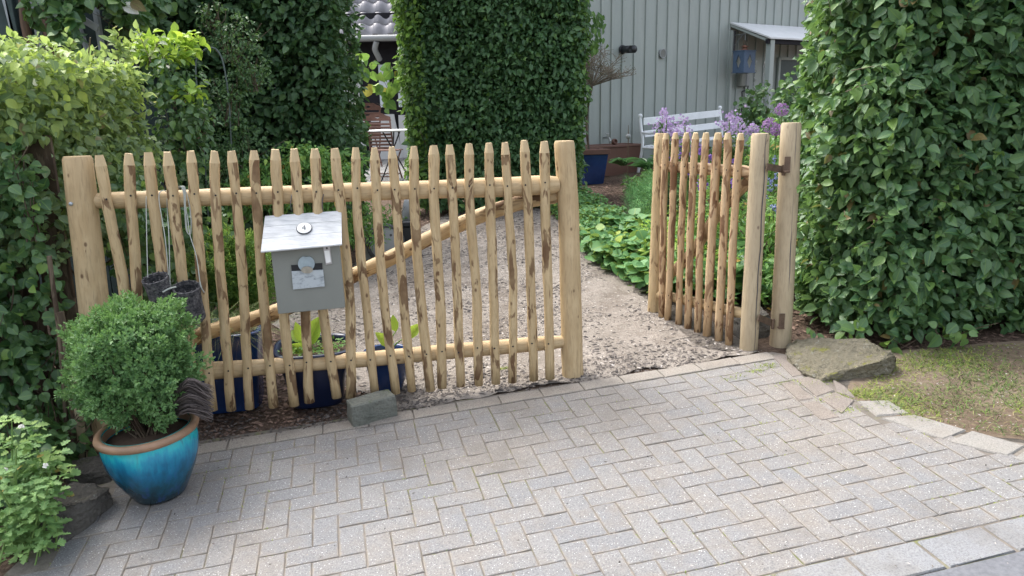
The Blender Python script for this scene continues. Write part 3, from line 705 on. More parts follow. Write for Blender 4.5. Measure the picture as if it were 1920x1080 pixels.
# moss in the joints
mp = []
vis_c = [(c, ax) for o_, z, c, ax in cand if o_ == 0]
for c, ax in vis_c:
    k = mnoise.noise(c*2.1+Vector((5,2,0)))+.25*(c.x > .9)+.15*(c.y > 3.4)
    if k > .10 and random.random() < .7:
        Y = GN.cross(ax)
        for _ in range(int(30*k)+8):
            sd_ = random.choice((-1,1)); p = c+ax*random.uniform(-PW, PW)*random.uniform(.3,1)+Y*sd_*(PW/2)+Vector((random.gauss(0,.002), random.gauss(0,.002), .008)); mp.append(p)
for u, v, n_, s_ in ((1440,690,140,.03),(1420,700,120,.02),(1530,722,260,.035),(1470,724,80,.03),(1590,742,330,.035),(1560,752,160,.03),(1620,745,200,.04),(1640,770,90,.025),(1585,775,90,.02),(1380,712,70,.03),(945,695,120,.02)):
    c = G(u, v)
    for _ in range(n_): mp.append(c+A_*random.gauss(0, s_*1.4)+B_*random.gauss(0, s_*.55)+Vector((0,0,.012)))
blades('joint_moss', 'moss_blade', np.array([tuple(p) for p in mp]), .011, .003, .7, None, 'yellow green moss growing in the paving joints', .9)
pv = [(p.x, p.y) for p in (G(200,1075), G(1900,1075), G(1900,900), G(1500,720), G(1300,705), G(420,860))]
q = scatter(pv, 420); flakes('dust_crumbs', 'chips_dark', on_pts(q, .015), .0045, .5, bed); q = scatter(pv, 500); flakes('grit', 'chips_pale', on_pts(q, .014), .004, .4, bed)

# ================================================================== GATES
GA = Vector((-1.39,3.55,0)); GB = Vector((.30,3.89,0)); GE = (GB-GA).normalized(); GNO = Vector((GE.y, -GE.x, 0))   # towards the street
def GP(u, v, off=0.0): return PL(u, v, tuple(GA+GNO*off), tuple(GNO))
def pick(pts, r, parent, plane, off, mat='peeled_wood', name='picket', seed=0, cut='chisel', n=10, top=True, hgt=.05):
    P = [plane(u, v, off) for u, v in pts]; P = curve(P, 5) if len(P) > 2 else [P[0].lerp(P[1], t/8) for t in range(9)]
    d = (P[0]-P[1]).normalized(); mb = MB(); rr = random.Random(seed)
    P = [p+Vector((rr.uniform(-.0018,.0018), rr.uniform(-.002,.002), 0)) for p in P]
    if cut == 'chisel':   # four facets hewn to a blunt point
        body0 = P[0]-d*hgt; pts_ = [body0]+[p for p in P if (p-P[0]).length > hgt+.02]
        rad = [r*(.97+rr.uniform(-.03,.03)) for _ in pts_]; mb.tube(pts_, rad, n, caps=False, lump=.12, seed=seed*.37)
        ring = mb.v[:n]; tcr = mb.tc[:n]; c0 = sum((Vector(v) for v in ring), Vector())/n; wx, wy = rr.uniform(.56,.72), rr.uniform(.6,.85); mid = []; tp = []
        for v in ring:
            q = Vector(v)-c0; tp.append(c0+d*hgt*(1+rr.uniform(-.03,.03))+Vector((q.x*wx, q.y*wy, q.z))); 
        vs = [Vector(v) for v in ring]+tp; mb.add(vs, [(i, (i+1)%n, n+(i+1)%n, n+i) for i in range(n)]+[tuple(range(n, 2*n))], 1, list(tcr)+[(a*.5, b*.5, c-.1) for a, b, c in tcr])
        L = len(mb.v); base = (len(pts_)-1)*n; mb.f.append([base+i for i in range(n)]); mb.m.append(0); mb.sm.append(False)
    else:
        pts_ = [P[0], P[0]-d*.012]+P[1:-1]+[P[-1]+d*.008, P[-1]]; rad = [r*.84, r]+[r*(1+rr.uniform(-.02,.02)) for _ in P[1:-1]]+[r, r*.9]
        mb.tube(pts_, rad, 16, lump=.07, seed=seed*.37)
    return mb.build(name, [MT[mat], MT['cut_wood']], parent)
t = NT('cut_wood'); p = t.obj(); n_ = t.noise(p, 60, 4, .6); MT['cut_wood'] = t.done(t.mix(n_, (.56,.44,.265), (.47,.35,.20)), .65, .3)
def nail(mb, p, nrm): 
    mb.disc(p+nrm*.0012, .0048, nrm.cross(Vector((0,0,1))).normalized(), Vector((0,0,1)), 6)

gate = thing('picket_gate', 'long picket gate closed across the entrance with a mailbox hung on it', 'gate', tuple(GP(1074,712)))
PK = [((186,291),(205,400),(235,558),(252,775)),((240,288),(247,400),(258,560),(272,773)),((278,286),(290,400),(305,520),(330,772)),((314,285),(328,400),(343,540),(366,771)),
((357,283),(370,420),(381,560),(398,769)),((401,283),(407,420),(417,560),(434,769)),((434,283),(448,420),(457,560),(468,766)),((476,282),(484,420),(496,580),(513,763)),
((516,280),(522,400),(533,600),(552,760)),((551,279),(560,400),(573,600),(580,754)),((590,279),(597,400),(606,580),(632,745)),((627,278),(640,400),(656,560),(658,745)),
((667,276),(670,400),(683,540),(703,742)),((702,277),(708,400),(718,540),(742,737)),((734,275),(744,400),(755,540),(772,733)),((776,274),(778,400),(787,540),(807,732)),
((813,273),(815,400),(825,560),(829,727)),((843,271),(850,400),(857,540),(864,724)),((879,269),(882,400),(893,540),(897,722)),((916,268),(920,400),(925,540),(930,719)),
((947,267),(954,400),(962,540),(961,717)),((982,263),(990,400),(995,540),(1001,713)),((1020,265),(1023,400),(1027,540),(1031,710))]
nails = MB()
for k, p in enumerate(PK):
    wpx = 20.5-.12*k+random.uniform(-1.3,1.3)
    zc = (GP(*p[1]).y)*.975; pick(p, wpx/2*zc/F*1.02, gate, GP, .048, seed=k+1, hgt=random.uniform(.042,.06))
    for vv in (0, 1):
        fu = lambda y: np.interp(y, [a[1] for a in p], [a[0] for a in p]); yy = (372-(p[0][0]-172)*.033 if not vv else 698-(p[0][0]-345)*.08)
        nail(nails, GP(float(fu(yy))+random.uniform(-2,2), yy+random.uniform(-3,3), .048+.026), GNO)
tag(nails.build('nails', MT['dark_metal'], gate, fix=False), kind='stuff')
def rail(pts, r0, r1, parent, plane, off, mat='peeled_wood', seed=1, name='rail'):
    P = curve([plane(u, v, off) for u, v in pts], 6); n = len(P); mb = MB()
    rad = [r0+(r1-r0)*k/(n-1)*1.0 for k in range(n)]; rad[0] *= .85; rad[-1] *= .8
    mb.tube(P, rad, 14, lump=.10, seed=seed*1.7); return mb.build(name, MT[mat], parent)
rail([(168,377),(400,370),(700,359),(900,352),(1046,346)], .037, .050, gate, GP, 0, 'post_wood', 3)
rail([(340,700),(520,686),(700,672),(900,654),(1056,640)], .042, .037, gate, GP, 0, 'post_wood', 5)
rail([(345,640),(400,620),(480,597),(550,572),(660,518),(740,480),(810,445),(900,405),(980,379),(1050,366)], .037, .038, gate, GP, -.045, 'peeled_wood', 9, 'brace')
P0 = [GP(1058,264), GP(1066,400), GP(1070,560), GP(1074,712)]
mb = MB(); pp = curve(P0, 6); mb.tube([pp[0]]+[pp[0]-Vector((0,0,.012))]+pp[1:-1]+[pp[-1]+Vector((0,0,.02)), pp[-1]], [.046,.051]+[.0515+.006*k/len(pp) for k in range(1, len(pp)-1)]+[.059,.053], 20, lump=.06, seed=11)
mb.build('gate_post', MT['post_wood'], gate)
mb = MB(); c = GP(1069,712); mb.tube([c+Vector((0,0,.05)), Vector((c.x, c.y, gz(c.x, c.y)+.012))], .0065, 8); mb.build('drop_bolt', MT['zinc'], gate)
# hanging post at the left
lp = thing('round_post', 'thick round peeled post half hidden by ivy at the left end of the long gate', 'post', (-1.98,3.44,gz(-1.98,3.44)))
def post(root, top, bot_u, r, mat, seed, y=None, tilt=None, name='log', splits=0):
    mb = MB(); T = D(top[0], top[1], y); B = Vector((D(bot_u[0], bot_u[1], y).x, y, 0)); B.z = gz(B.x, B.y)-.05
    Ps = [T, T-Vector((0,0,.014))]+[T.lerp(B, k/9)+Vector((mnoise.noise(Vector((seed, k*.5, 0)))*.006, 0, 0)) for k in range(1, 10)]
    mb.tube(Ps, [r*.88, r*.97]+[r*(1+.08*k/9) for k in range(9)], 22, lump=.05, seed=seed)
    o = mb.build(name, MT[mat], root)
    if splits:
        sp = MB(); side = Vector((.25,-1,0)).normalized()
        Q = [T.lerp(B, k/16)+side*(r*(.985+.05*k/16))+Vector((mnoise.noise(Vector((seed*3, k*.45, 2)))*.008+splits, 0, 0)) for k in range(17)]
        sp.tube(Q, [.0008+.0022*math.sin(math.pi*k/16) for k in range(17)], 5, seed=2); sp.build('drying_crack', MT['ink'], root)
    return o
post(lp, (145,293), (176,640), .0625, 'post_wood', 21, 3.44)
# strap with a bolt
mb = MB(); c = D(134,382,3.38); mb.lathe(c, [(.001,.012),(.008,.010),(.009,.0)], 10, ax=(Vector((1,0,0)), Vector((0,0,1)), Vector((0,-1,0)))); mb.build('bolt', MT['zinc'], lp)

# narrow gate standing open
SA = Vector((.95,4.85,0)); SB = Vector((1.31,4.10,0)); SE = (SB-SA).normalized(); SN = Vector((-SE.y, SE.x, 0))
if SN.x > 0: SN = -SN
SN = -Vector((SE.y, -SE.x, 0)).normalized() if Vector((SE.y, -SE.x, 0)).x > 0 else Vector((SE.y, -SE.x, 0)).normalized()
def SP(u, v, off=0.0): return PL(u, v, tuple(SA+SN*off), tuple(SN))
sg = thing('picket_gate', 'narrow gate of reddish pickets swung open beside the flower bed', 'gate', tuple(SP(1403,660)))
SK = [((1249,250),(1244,400),(1241,602)),((1266,249),(1261,400),(1252,607)),((1287,249),(1279,400),(1272,615)),((1305,249),(1296,400),(1290,620)),((1324,249),(1315,400),(1308,627)),((1347,249),(1336,420),(1325,635)),((1365,249),(1359,400),(1347,643)),((1389,250),(1377,400),(1366,648))]
nails = MB()
for k, p in enumerate(SK):
    wpx = [14,14,14,15,14.5,17.5,16.5,15.5][k]; zc = SP(*p[1]).y*.975; pick(p, wpx/2*zc/F, sg, SP, .045, 'ruddy_wood', seed=k+61, hgt=.035)
    for yy, sl in ((315,.08), (568,.26)):
        nail(nails, SP(float(np.interp(yy, [a[1] for a in p], [a[0] for a in p])), yy+(p[0][0]-1320)*sl, .045+.025), SN)
tag(nails.build('nails', MT['dark_metal'], sg, fix=False), kind='stuff')
rail([(1238,311),(1320,317),(1412,323)], .034, .034, sg, SP, 0, 'ruddy_wood', 31); rail([(1232,551),(1310,568),(1398,589)], .030, .032, sg, SP, 0, 'peeled_wood', 33)
rail([(1240,530),(1300,470),(1350,395),(1405,338)], .03, .034, sg, SP, -.04, 'ruddy_wood', 35, 'brace')
for tp, bt, r, mat, sd_, spl in (((1241,250),(1227,600),.046,'peeled_wood',41,0),((1426,250),(1403,660),.0475,'pale_post_wood',43,.012)):
    T, B = SP(*tp), SP(*bt); mb = MB(); Ps = [T, T-Vector((0,0,.012))]+[T.lerp(B, k/8) for k in range(1, 8)]+[B+Vector((0,0,.012)), B]
    mb.tube(Ps, [r*.86, r*.97]+[r*(1+.03*k/8) for k in range(7)]+[r*1.03, r*.95], 18, lump=.05, seed=sd_); mb.build('gate_post', MT[mat], sg)
    if spl:
        s2 = MB(); side = Vector((.1,-1,0)).normalized(); s2.tube([T.lerp(B, k/16)+side*(r*(.97+.03*k/16))+Vector((mnoise.noise(Vector((7, k*.45, 2)))*.008+spl, 0, 0)) for k in range(17)], [.0008+.0022*math.sin(math.pi*k/16+.1) for k in range(17)], 5); s2.build('drying_crack', MT['ink'], sg)
for (u0, v0), (u1, v1), yv in (((1440,313),(1468,318),30),((1424,596),(1448,606),28)):
    a, b_ = SP(u0, v0, .0), D(u1, v1, 4.10); mb = MB(); ax = (b_-a).normalized(); up = Vector((0,0,1)); bx = ax.cross(up).normalized(); up = bx.cross(ax)
    mb.box((a+b_)/2, ((b_-a).length+.02, .006, .036), (ax, bx, up)); mb.tube([b_+Vector((0,-.008,.026)), b_+Vector((0,-.008,-.03))], .0095, 10)
    h = mb.build('hinge', MT['rust_metal'], sg)
hp = thing('round_post', 'pale peeled post with hinges standing against the tall right hedge', 'post', (1.49,4.14,gz(1.49,4.14)))
post(hp, (1484,230), (1462,670), .054, 'pale_post_wood', 51, 4.14, splits=-.004)
for v in (312, 605):
    mb = MB(); c = D(1468-(v-312)*.035+8, v-3, 4.082); mb.box(c, (.030,.006,.085)); mb.box(c+Vector((-.008,-.016,-.034)), (.030,.03,.007)); mb.build('hinge_plate', MT['rust_metal'], hp)

# ================================================================== MAILBOX
mo = .073                                                    # back of the box in front of the pickets
def MP(u, v, off): return GP(u, v, off)
bl, br = MP(507,470,mo+.10), MP(637,457,mo+.10); bbl, bbr = MP(522,588,mo+.10), MP(647,578,mo+.10)
mail = thing('mailbox', 'grey mailbox with whitewashed sloping lid and round number plaque on the long gate', 'mailbox', tuple(GP(577,588,mo)))
ex = ((br-bl)+(bbr-bbl)).normalized(); ez = ((bl-bbl)+(br-bbr)).normalized(); ey = ez.cross(ex).normalized()
if ey.dot(GNO) < 0: ey = -ey
cw = ((br-bl).length+(bbr-bbl).length)/2; ch = ((bl-bbl).length+(br-bbr).length)/2+.02; cc = (bl+br+bbl+bbr)/4+ez*.01
mb = MB(); mb.box(cc-ey*.006, (cw, .012, ch), (ex, ey, ez), bev=.0025); mb.build('front_panel', MT['grey_paint'], mail)
mb = MB()
for s_ in (-1, 1): mb.box(cc+ex*s_*(cw/2-.007)-ey*.058, (.012, .088, ch-.006), (ex, ey, ez))
mb.box(cc-ey*.098-ez*.0, (cw-.03, .008, ch-.01), (ex, ey, ez)); mb.box(cc-ez*(ch/2-.009)-ey*.056, (cw-.032, .08, .012), (ex, ey, ez))
mb.build('side_panels', MT['grey_paint_side'], mail)
f0, f1 = MP(489,471,mo+.155), MP(641,457,mo+.155); b0, b1 = MP(497,405,mo-.01), MP(640,395,mo-.01)
nl = (f1-f0).cross(b0-f0).normalized(); 
if nl.z < 0: nl = -nl
lid = None
for k, (t0, t1) in enumerate(((0,.345),(.352,.685),(.692,1.))):
    mb = MB(); q = [f0.lerp(b0, t0), f1.lerp(b1, t0), f1.lerp(b1, t1), f0.lerp(b0, t1)]
    mb.prism([p-nl*.0095 for p in q], nl*.0095); o = mb.build('lid_board', MT['whitewash'], mail)
mb = MB(); mb.tube([f0-nl*.004, f1-nl*.004], .0052, 8); mb.build('lid_edge', MT['whitewash'], mail)
pc = PL(570.5,428, tuple(f0+nl*.004), tuple(nl)); px_ = (f1-f0).normalized(); py_ = nl.cross(px_).normalized()
if py_.z < 0: py_ = -py_
mb = MB(); mb.lathe(pc-nl*.003, [(.0355,.0),(.0355,.004),(.0325,.006)], 28, ax=(px_, py_, nl)); plq = mb.build('plaque_rim', MT['ink'], mail)
mb = MB(); mb.lathe(pc-nl*.003, [(.0325,.0062),(.03,.0072),(.001,.0076)], 28, ax=(px_, py_, nl)); plaque = mb.build('number_plaque', MT['plaque_white'], mail)
mb = MB()
def stroke(x0, y0, x1, y1, wd=.0026):
    a = pc+px_*x0+py_*y0+nl*.0052; b_ = pc+px_*x1+py_*y1+nl*.0052; d = (b_-a).normalized(); s_ = nl.cross(d)*wd/2
    mb.prism([a-s_, a+s_, b_+s_, b_-s_], nl*.0008)
stroke(.003,.013,.003,-.0125, .0032); stroke(.003,.0125,-.0095,-.0035, .0022); stroke(-.0105,-.004,.0085,-.004, .0026); stroke(-.0005,-.0122,.0065,-.0122, .0018)
for yy in (.0215,-.0215): mb.disc(pc+py_*yy+nl*.0056, .0016, px_, py_, 8)
mb.build('numeral', MT['ink'], plaque)
def MF(u, v): return PL(u, v, tuple(cc+ey*.001), tuple(ey))
# letter flap with hearts-shaped top, sliding pin plate, mail slot plate
fp = [MF(*p) for p in ((547,508),(606,505),(609,536),(550,542))]; mb = MB(); mb.prism(fp, ey*.010); mb.build('letter_flap', MT['distressed_plate'], mail)
bp = [MF(*p) for p in ((546,497),(604,493),(605,506),(547,509))]; mb = MB(); mb.prism(bp, ey*.004); mb.build('bracket', MT['dark_metal'], mail)
c = MF(574,493); mb = MB(); hx = []
for i in range(28):
    a = 2*math.pi*i/28; r = 16*(1-.16*math.exp(-((a-math.pi/2)/.28)**2)); hx.append(MF(574.5+r*.98*math.cos(a), 494-r*.98*math.sin(a)*.95-.0))
mb.prism(hx, ey*.0075); mb.build('key_cover', MT['zinc_light'], mail)
mb = MB(); el_ = [MF(576+11*math.cos(2*math.pi*i/20), 505-6.5*math.sin(2*math.pi*i/20))+ey*.010 for i in range(20)]; mb.prism(el_, ey*.005); mb.build('wax_seal', MT['fungus'], mail)
lp_ = [MF(*p) for p in ((605.5,460),(618,458.5),(623,494),(611,496))]; mb = MB(); mb.prism(lp_, ey*.005); np_ = mb.build('name_holder', MT['steel'], mail)
ip = [MF(*p)+ey*.005 for p in ((608,470),(617.5,469),(620.5,491),(611.5,493))]; mb = MB(); mb.prism(ip, ey*.0008)
mb.build('name_card', MT['plaque_white'], np_)
mb = MB(); c = MF(612.8,465)+ey*.005; mb.lathe(c, [(.0045,0),(.0045,.002),(.001,.003)], 12, ax=(ex, ez, ey)); mb.build('screw', MT['dark_metal'], np_)
for a_, b_ in ((547,372),(606,372)):
    mb = MB(); q = curve([GP(a_, 396, .055), GP(a_-2, 385, .075), GP(a_-1, 372, .060), GP(a_+3, 360, .02), GP(a_+14, 358, -.05)], 6); mb.tube(q, .0022, 6); mb.build('hanging_wire', MT['ink'], mail)

# ================================================================== WICKER LANTERNS ON STRINGS
def basket(cu, cv, r, h, off, ux, label, tilt):
    c = GP(cu, cv, off); root = thing('wicker_basket', label, 'basket', tuple(c), 'small dark wicker baskets hung on strings')
    Z = (Vector((tilt, .0, 1))-GNO*-.30).normalized(); X = GE-Z*GE.dot(Z); X.normalize(); Y = Z.cross(X)
    n = 26; rings = int(h/.0075)
    for k in range(rings):
        z = -k*.0075; rr = r*(1-.05*math.sin(k*.2)); mb = MB(); P = [c+X*(math.cos(a)*(rr+.0022*math.sin(i*math.pi/1.0+k*math.pi)))+Y*(math.sin(a)*(rr+.0022*math.sin(i*math.pi+k*math.pi)))+Z*(z+random.uniform(-.0012,.0012)) for i, a in enumerate([2*math.pi*i/n for i in range(n+1)])]
        P[-1] = P[0]; mb.tube(P, .0036 if k > 2 else .0046, 5, caps=False, seed=k); mb.build('wicker_band' if k > 2 else 'rim_band', MT['wicker'], root)
    mb = MB()
    for i in range(13):
        a = 2*math.pi*i/13; mb.tube([c+X*math.cos(a)*r*.97+Y*math.sin(a)*r*.97+Z*.01, c+X*math.cos(a)*r*.95+Y*math.sin(a)*r*.95-Z*h], .0028, 5)
    mb.build('stakes', MT['wicker'], root); mb = MB(); mb.lathe(c-Z*h, [(.001,0),(r*.93,0),(r*.93,h*.93)], 20, ax=(X, Y, Z)); mb.build('lining', MT['black_plastic'], root)
    return c, X, Y, Z
t = NT('wicker'); p = t.world(); n_ = t.noise(p, 55, 4, .7); MT['wicker'] = t.done(t.mix(t.ramp(n_, [(.4, 0.), (.66, 1.)]), (.035,.035,.040), (.16,.15,.15)), .75, .3)
c1 = basket(291,522, .054, .14, .16, 0, 'dark wicker basket hanging left of its twin above the clipped bush', -.15)
c2 = basket(349,539, .058, .17, .15, 0, 'dark wicker basket hanging right of its twin beside the clipped bush', .02)
twine = thing('twine', 'pale twine looped over the long gate, holding two dark baskets', 'string', tuple(GP(320,380,.05)))
def tw(pts, r=.0022, name='strand'):
    mb = MB(); mb.tube(curve([GP(*p) for p in pts], 6), r, 5); mb.build(name, MT['string'], twine)
tw([(277,520,.16),(275,440,.11),(274,378,.05),(275,358,.0)]); tw([(318,540,.16),(310,450,.13),(298,372,.085),(306,357,.07),(315,362,.03)])
tw([(319,540,.16),(317,450,.13),(314,400,.05),(313,372,.04)]); tw([(375,529,.15),(368,480,.12),(356,440,.09),(352,410,.06),(345,372,.05)])
tw([(375,529,.15),(378,540,.15),(383,548,.14)], .003, 'knot_end'); tw([(305,548,.21),(318,541,.19),(330,538,.17)], .004, 'knot')
for k in range(5):
    o_ = random.uniform(-3, 3); tw([(330+k, 353, .03), (341+k*1.5, 352, .05), (348+o_*.6, 395, .052), (352+o_, 428+k*2, .055), (357+o_*.3, 438-k, .055), (359-k*.4, 405, .05), (350, 362, .05), (340, 355, .04)], .0019, 'coil_loop')

# ================================================================== BOX BUSH IN THE TURQUOISE POT, BROOM
PB = G(303,930); PB = on(PB.x, PB.y, .018)
pt = thing('plant_pot', 'turquoise and blue glazed pot with a brown rim holding the clipped bush', 'plant pot', tuple(PB))
S = 1.0; prof = [(.001,0),(.098,0),(.105,.01),(.126,.05),(.156,.11),(.177,.17),(.184,.22),(.184,.255),(.176,.283)]
XX = Vector((1,0,GX)).normalized(); YY = GN.cross(XX)
mb = MB(); mb.lathe(PB, prof, 48, ax=(XX, YY, GN)); mb.lathe(PB, [(.166,.30),(.168,.26),(.166,.24)], 48, ax=(XX, YY, GN)); mb.build('pot_body', MT['turquoise_glaze'], pt)
mb = MB(); mb.lathe(PB, [(.160,.262),(.164,.288),(.170,.298),(.181,.304),(.194,.298),(.199,.287),(.195,.275),(.182,.268),(.174,.262)], 48, ax=(XX, YY, GN)); mb.build('pot_rim', MT['pot_rim'], pt)
mb = MB(); mb.lathe(PB, [(.165,.255),(.12,.262),(.05,.268),(.001,.27)], 32, ax=(XX, YY, GN)); mb.build('potting_soil', MT['soil'], pt)
BC = D(250,668,2.98)
bush = thing('boxwood', 'rounded clipped box bush growing in the turquoise pot', 'shrub', tuple(PB+GN*.27))
def shoot_ball(root, c, rx, ry, rz, nsh, per, size, mat, lump=.10, low=-.8, width=.62, inner=.35, tm=T_BOX, ygp=.12, longs=.03):
    dv = unit(rng.normal(0, 1, (nsh*2, 3))); dv = dv[dv[:,2] > low][:nsh]; n = len(dv)
    k = 1+lump*np.array([mnoise.noise(Vector(v)*2.1+Vector(c))*1.6+mnoise.noise(Vector(v)*5.5)*.8 for v in dv])
    dep = 1-inner*rng.random(n)**1.6
    tip = np.array(c)+dv*np.array([rx,ry,rz])*(k*dep)[:,None]; ax = unit(dv+np.array([0,0,.45])+rng.normal(0,.28,(n,3)))
    pos = []; d_ = []; nn = []; sz = []; yg = []
    for j in range(per):
        f = j/(per-1); a = j*2.4+rng.random(n)*6.28
        e1 = unit(np.cross(ax, rng.normal(0,1,(n,3)))); e2 = np.cross(ax, e1); o = e1*np.cos(a)[:,None]+e2*np.sin(a)[:,None]
        pos.append(tip-ax*(longs*(1-f))+o*.002); dd = unit(o*(1.15-f*.8)+ax*(.35+f*.9)); d_.append(dd); nn.append(unit(ax*1.2-o*(.6-.4*f)+rng.normal(0,.12,(n,3)))); sz.append(size*(.8+.4*rng.random(n))*(1-.3*f))
        yg.append(np.clip((dv[:,2]*.25+ygp)*f+rng.random(n)*.2, 0, .75)*(dep > .85))
    pos, d_, nn, sz, yg = map(np.concatenate, (pos, d_, nn, sz, yg))
    return leaves('foliage', mat, pos, d_, nn, sz, width, tm, root, yg)
shoot_ball(bush, BC+Vector((0,0,-.012)), .258, .25, .262, 3900, 9, .0205, 'box_leaf', .24, -.93, inner=.42)
mb = MB()
for k in range(54):
    a = random.uniform(0, 6.28); b0_ = PB+GN*.262+Vector((math.cos(a)*.05*random.random(), math.sin(a)*.05*random.random(), 0)); e = Vector(BC)+Vector((math.cos(a)*.19*random.uniform(.4,1), math.sin(a)*.19, random.uniform(-.14,.12)))
    mb.tube(curve([b0_, b0_.lerp(e, .45)+Vector((0,0,-.02)), e], 4), [.0045,.004,.0035,.003,.003,.0025,.002,.002,.0015], 5)
mb.build('branches', MT['bark_stem'], bush)
broom = thing('broom_head', 'dark twig broom lying on the right rim of the turquoise pot', 'broom', tuple(D(350,790,2.93)))
mb = MB()
for k in range(230):
    tq = random.random(); v0 = D(318+random.gauss(0,6), 748+tq*42+random.gauss(0,3), 2.93); v1 = D(396+random.uniform(-16,8)-tq*4, 728+tq*58+random.gauss(0,4), 2.92+random.gauss(0,.022)); m_ = D(352, 708+tq*66, 2.90+random.gauss(0,.025))
    mb.tube(curve([v0, m_, v1], 3), [.0022,.0022,.002,.002,.0018,.0016,.001], 4, seed=k)
tag(mb.build('twigs', MT['twig'], broom, fix=False), kind='stuff')

# ================================================================== ROCKS AND BLOCK
def rock_obj(name, label, pts, mat, cuts=3, amp=.006, org=None):
    b = bmesh.new(); [b.verts.new(p) for p in pts]; bmesh.ops.convex_hull(b, input=b.verts[:])
    bmesh.ops.delete(b, geom=[v for v in b.verts if not v.link_faces], context='VERTS')
    bmesh.ops.triangulate(b, faces=b.faces[:]); 
    for _ in range(cuts): bmesh.ops.subdivide_edges(b, edges=b.edges[:], cuts=1, use_grid_fill=True)
    b.normal_update(); c = sum((v.co for v in b.verts), Vector())/len(b.verts)
    for v in b.verts:
        k = mnoise.noise(v.co*9)*1.2+mnoise.noise(v.co*26)*.8+abs(mnoise.noise(v.co*5+Vector((9,3,1))))*-1.6-abs(mnoise.noise(Vector((v.co.x*14, v.co.y*14, v.co.z*50))))*1.0+mnoise.noise(v.co*70)*.4; v.co += v.normal*k*amp
    me = bpy.data.meshes.new(name); o_ = Vector(org) if org else Vector((c.x, c.y, min(v.co.z for v in b.verts)))
    for v in b.verts: v.co -= o_
    b.to_mesh(me); b.free(); me.materials.append(MT[mat]); ob = bpy.data.objects.new(name, me); COL.objects.link(ob); ob.location = o_; ob['_o'] = tuple(float(x) for x in o_)
    return tag(ob, label, 'rock')
gb = lambda u, v, h=-.02: tuple(G(u, v)+Vector((0,0,h)))
rock_obj('boulder', 'flat mossy olive grey boulder at the foot of the tall right hedge',
    [tuple(G(*p)) for p in ((1470,660,.05),(1480,648,.07),(1500,637,.09),(1560,632,.12),(1628,639,.13),(1672,654,.125),(1681,664,.11),(1648,678,.10),(1609,688,.08),(1560,699,.055),(1536,713,.02),(1502,696,.03))]+
    [gb(1474,682), gb(1502,702,-.03), gb(1536,722,-.03), gb(1602,716,-.03), gb(1673,703), gb(1688,690), tuple(on(1.95,4.2,-.02)), tuple(on(1.6,4.25,-.02))], 'mossy_rock', 5, .012)
rock_obj('boulder', 'large grey split boulder on the left edge of the paving in front of the pot',
    [tuple(G(*p)) for p in ((80,938,.12),(130,906,.12),(178,906,.12),(207,914,.10),(181,928,.12),(140,946,.13),(95,962,.13),(60,960,.12))]+
    [gb(212,950), gb(180,982), gb(144,1010), gb(112,1034), gb(70,1030), gb(40,990), tuple(on(-2.0,2.95,-.02)), tuple(on(-1.8,3.05,-.02))], 'grey_rock', 5, .010)
rock_obj('boulder', 'smaller flat brown grey boulder behind the left boulder under the ivy',
    [tuple(G(*p)) for p in ((128,862,.08),(166,856,.08),(196,860,.08),(207,880,.06),(160,888,.07),(132,890,.07))]+[gb(210,912), gb(140,915), gb(120,900), tuple(on(-1.95,3.4,-.02)), tuple(on(-1.75,3.35,-.02))], 'grey_rock', 4, .008)
rock_obj('boulder', 'pale stone lying under the hinge of the narrow gate', [tuple(on(1.42+dx, 4.42+dy, dz)) for dx, dy, dz in ((-.12,-.18,0),(.12,-.14,0),(.14,.16,0),(-.1,.2,0),(-.08,-.14,.10),(.08,-.1,.13),(.1,.12,.11),(-.07,.14,.08))], 'grey_rock', 3, .01)
TB = [GP(*p) for p in ((648,751,.10),(720,740,.06))]
bc = G(700,800); q = [(648,750),(737,738),(749,752),(664,768)]; ba = [(653,789),(668,809),(748,784),(746,768)]
e1, e2 = G(664,808), G(748,785); ed = (e2-e1).normalized(); ew = GN.cross(ed).normalized()
if ew.y < 0: ew = -ew
th_ = .125; L = (e2-e1).length; cB = e1+ed*L/2+ew*.055+GN*th_/2
mb = MB(); mb.box(cB, (L, .11, th_), (ed, ew, GN), bev=.006)
b_ = rock_obj('stone_block', 'sawn greenish grey stone block propping up the pickets of the long gate', [tuple(v) for v in mb.v], 'granite', 3, .0035); b_['category'] = 'stone block'

# ================================================================== HEDGES
def lit_right(pos, nr, dp): return np.where((pos[:,0] < 2.0)&(rng.random(len(pos)) < .22), .5, 0)*rng.random(len(pos))  # left end paler: light from the left painted into the leaves
hedge('clipped_hedge', 'tall hornbeam hedge with large leaves on the right behind the mossy boulder', [(2.00,4.00),(5.6,3.95),(5.6,5.4),(2.0,5.4),(1.88,4.8),(1.76,4.32)], .38, 2.95, 'hornbeam_leaf', 3000, .066, .68, T_OV3, 300, skip=(1,2), young=lit_right, lump=.11, depth=.34, stems=16)
def young_lit_left(pos, nr, dp): return np.clip((pos[:,2]-1.40)*2.6, 0, 1)*(rng.random(len(pos)) < .65)*rng.random(len(pos))*1.3*(dp < .1)  # yellower upwards: young shoots, plus sunlight on the top painted in
hedge('clipped_hedge', 'lower sunlit hedge with yellow green top on the left behind the round post', [(-5.2,3.25),(-2.22,3.40),(-2.12,3.62),(-2.02,3.95),(-2.08,4.5),(-2.5,4.9),(-5.2,4.9)], .95, 1.86, 'sunny_hedge_leaf', 3600, .047, .72, T_OV3, 300, skip=(5,6), young=young_lit_left, lump=.12, depth=.30, stems=5)
def lit_centre(pos, nr, dp): return np.where((pos[:,0] < -.95)&(dp < .08), rng.random(len(pos))*1.1, 0)+np.where((pos[:,0] > .75)&(rng.random(len(pos)) < .3), .5, 0)  # left edge brightened as if lit from the left; some paler leaves right
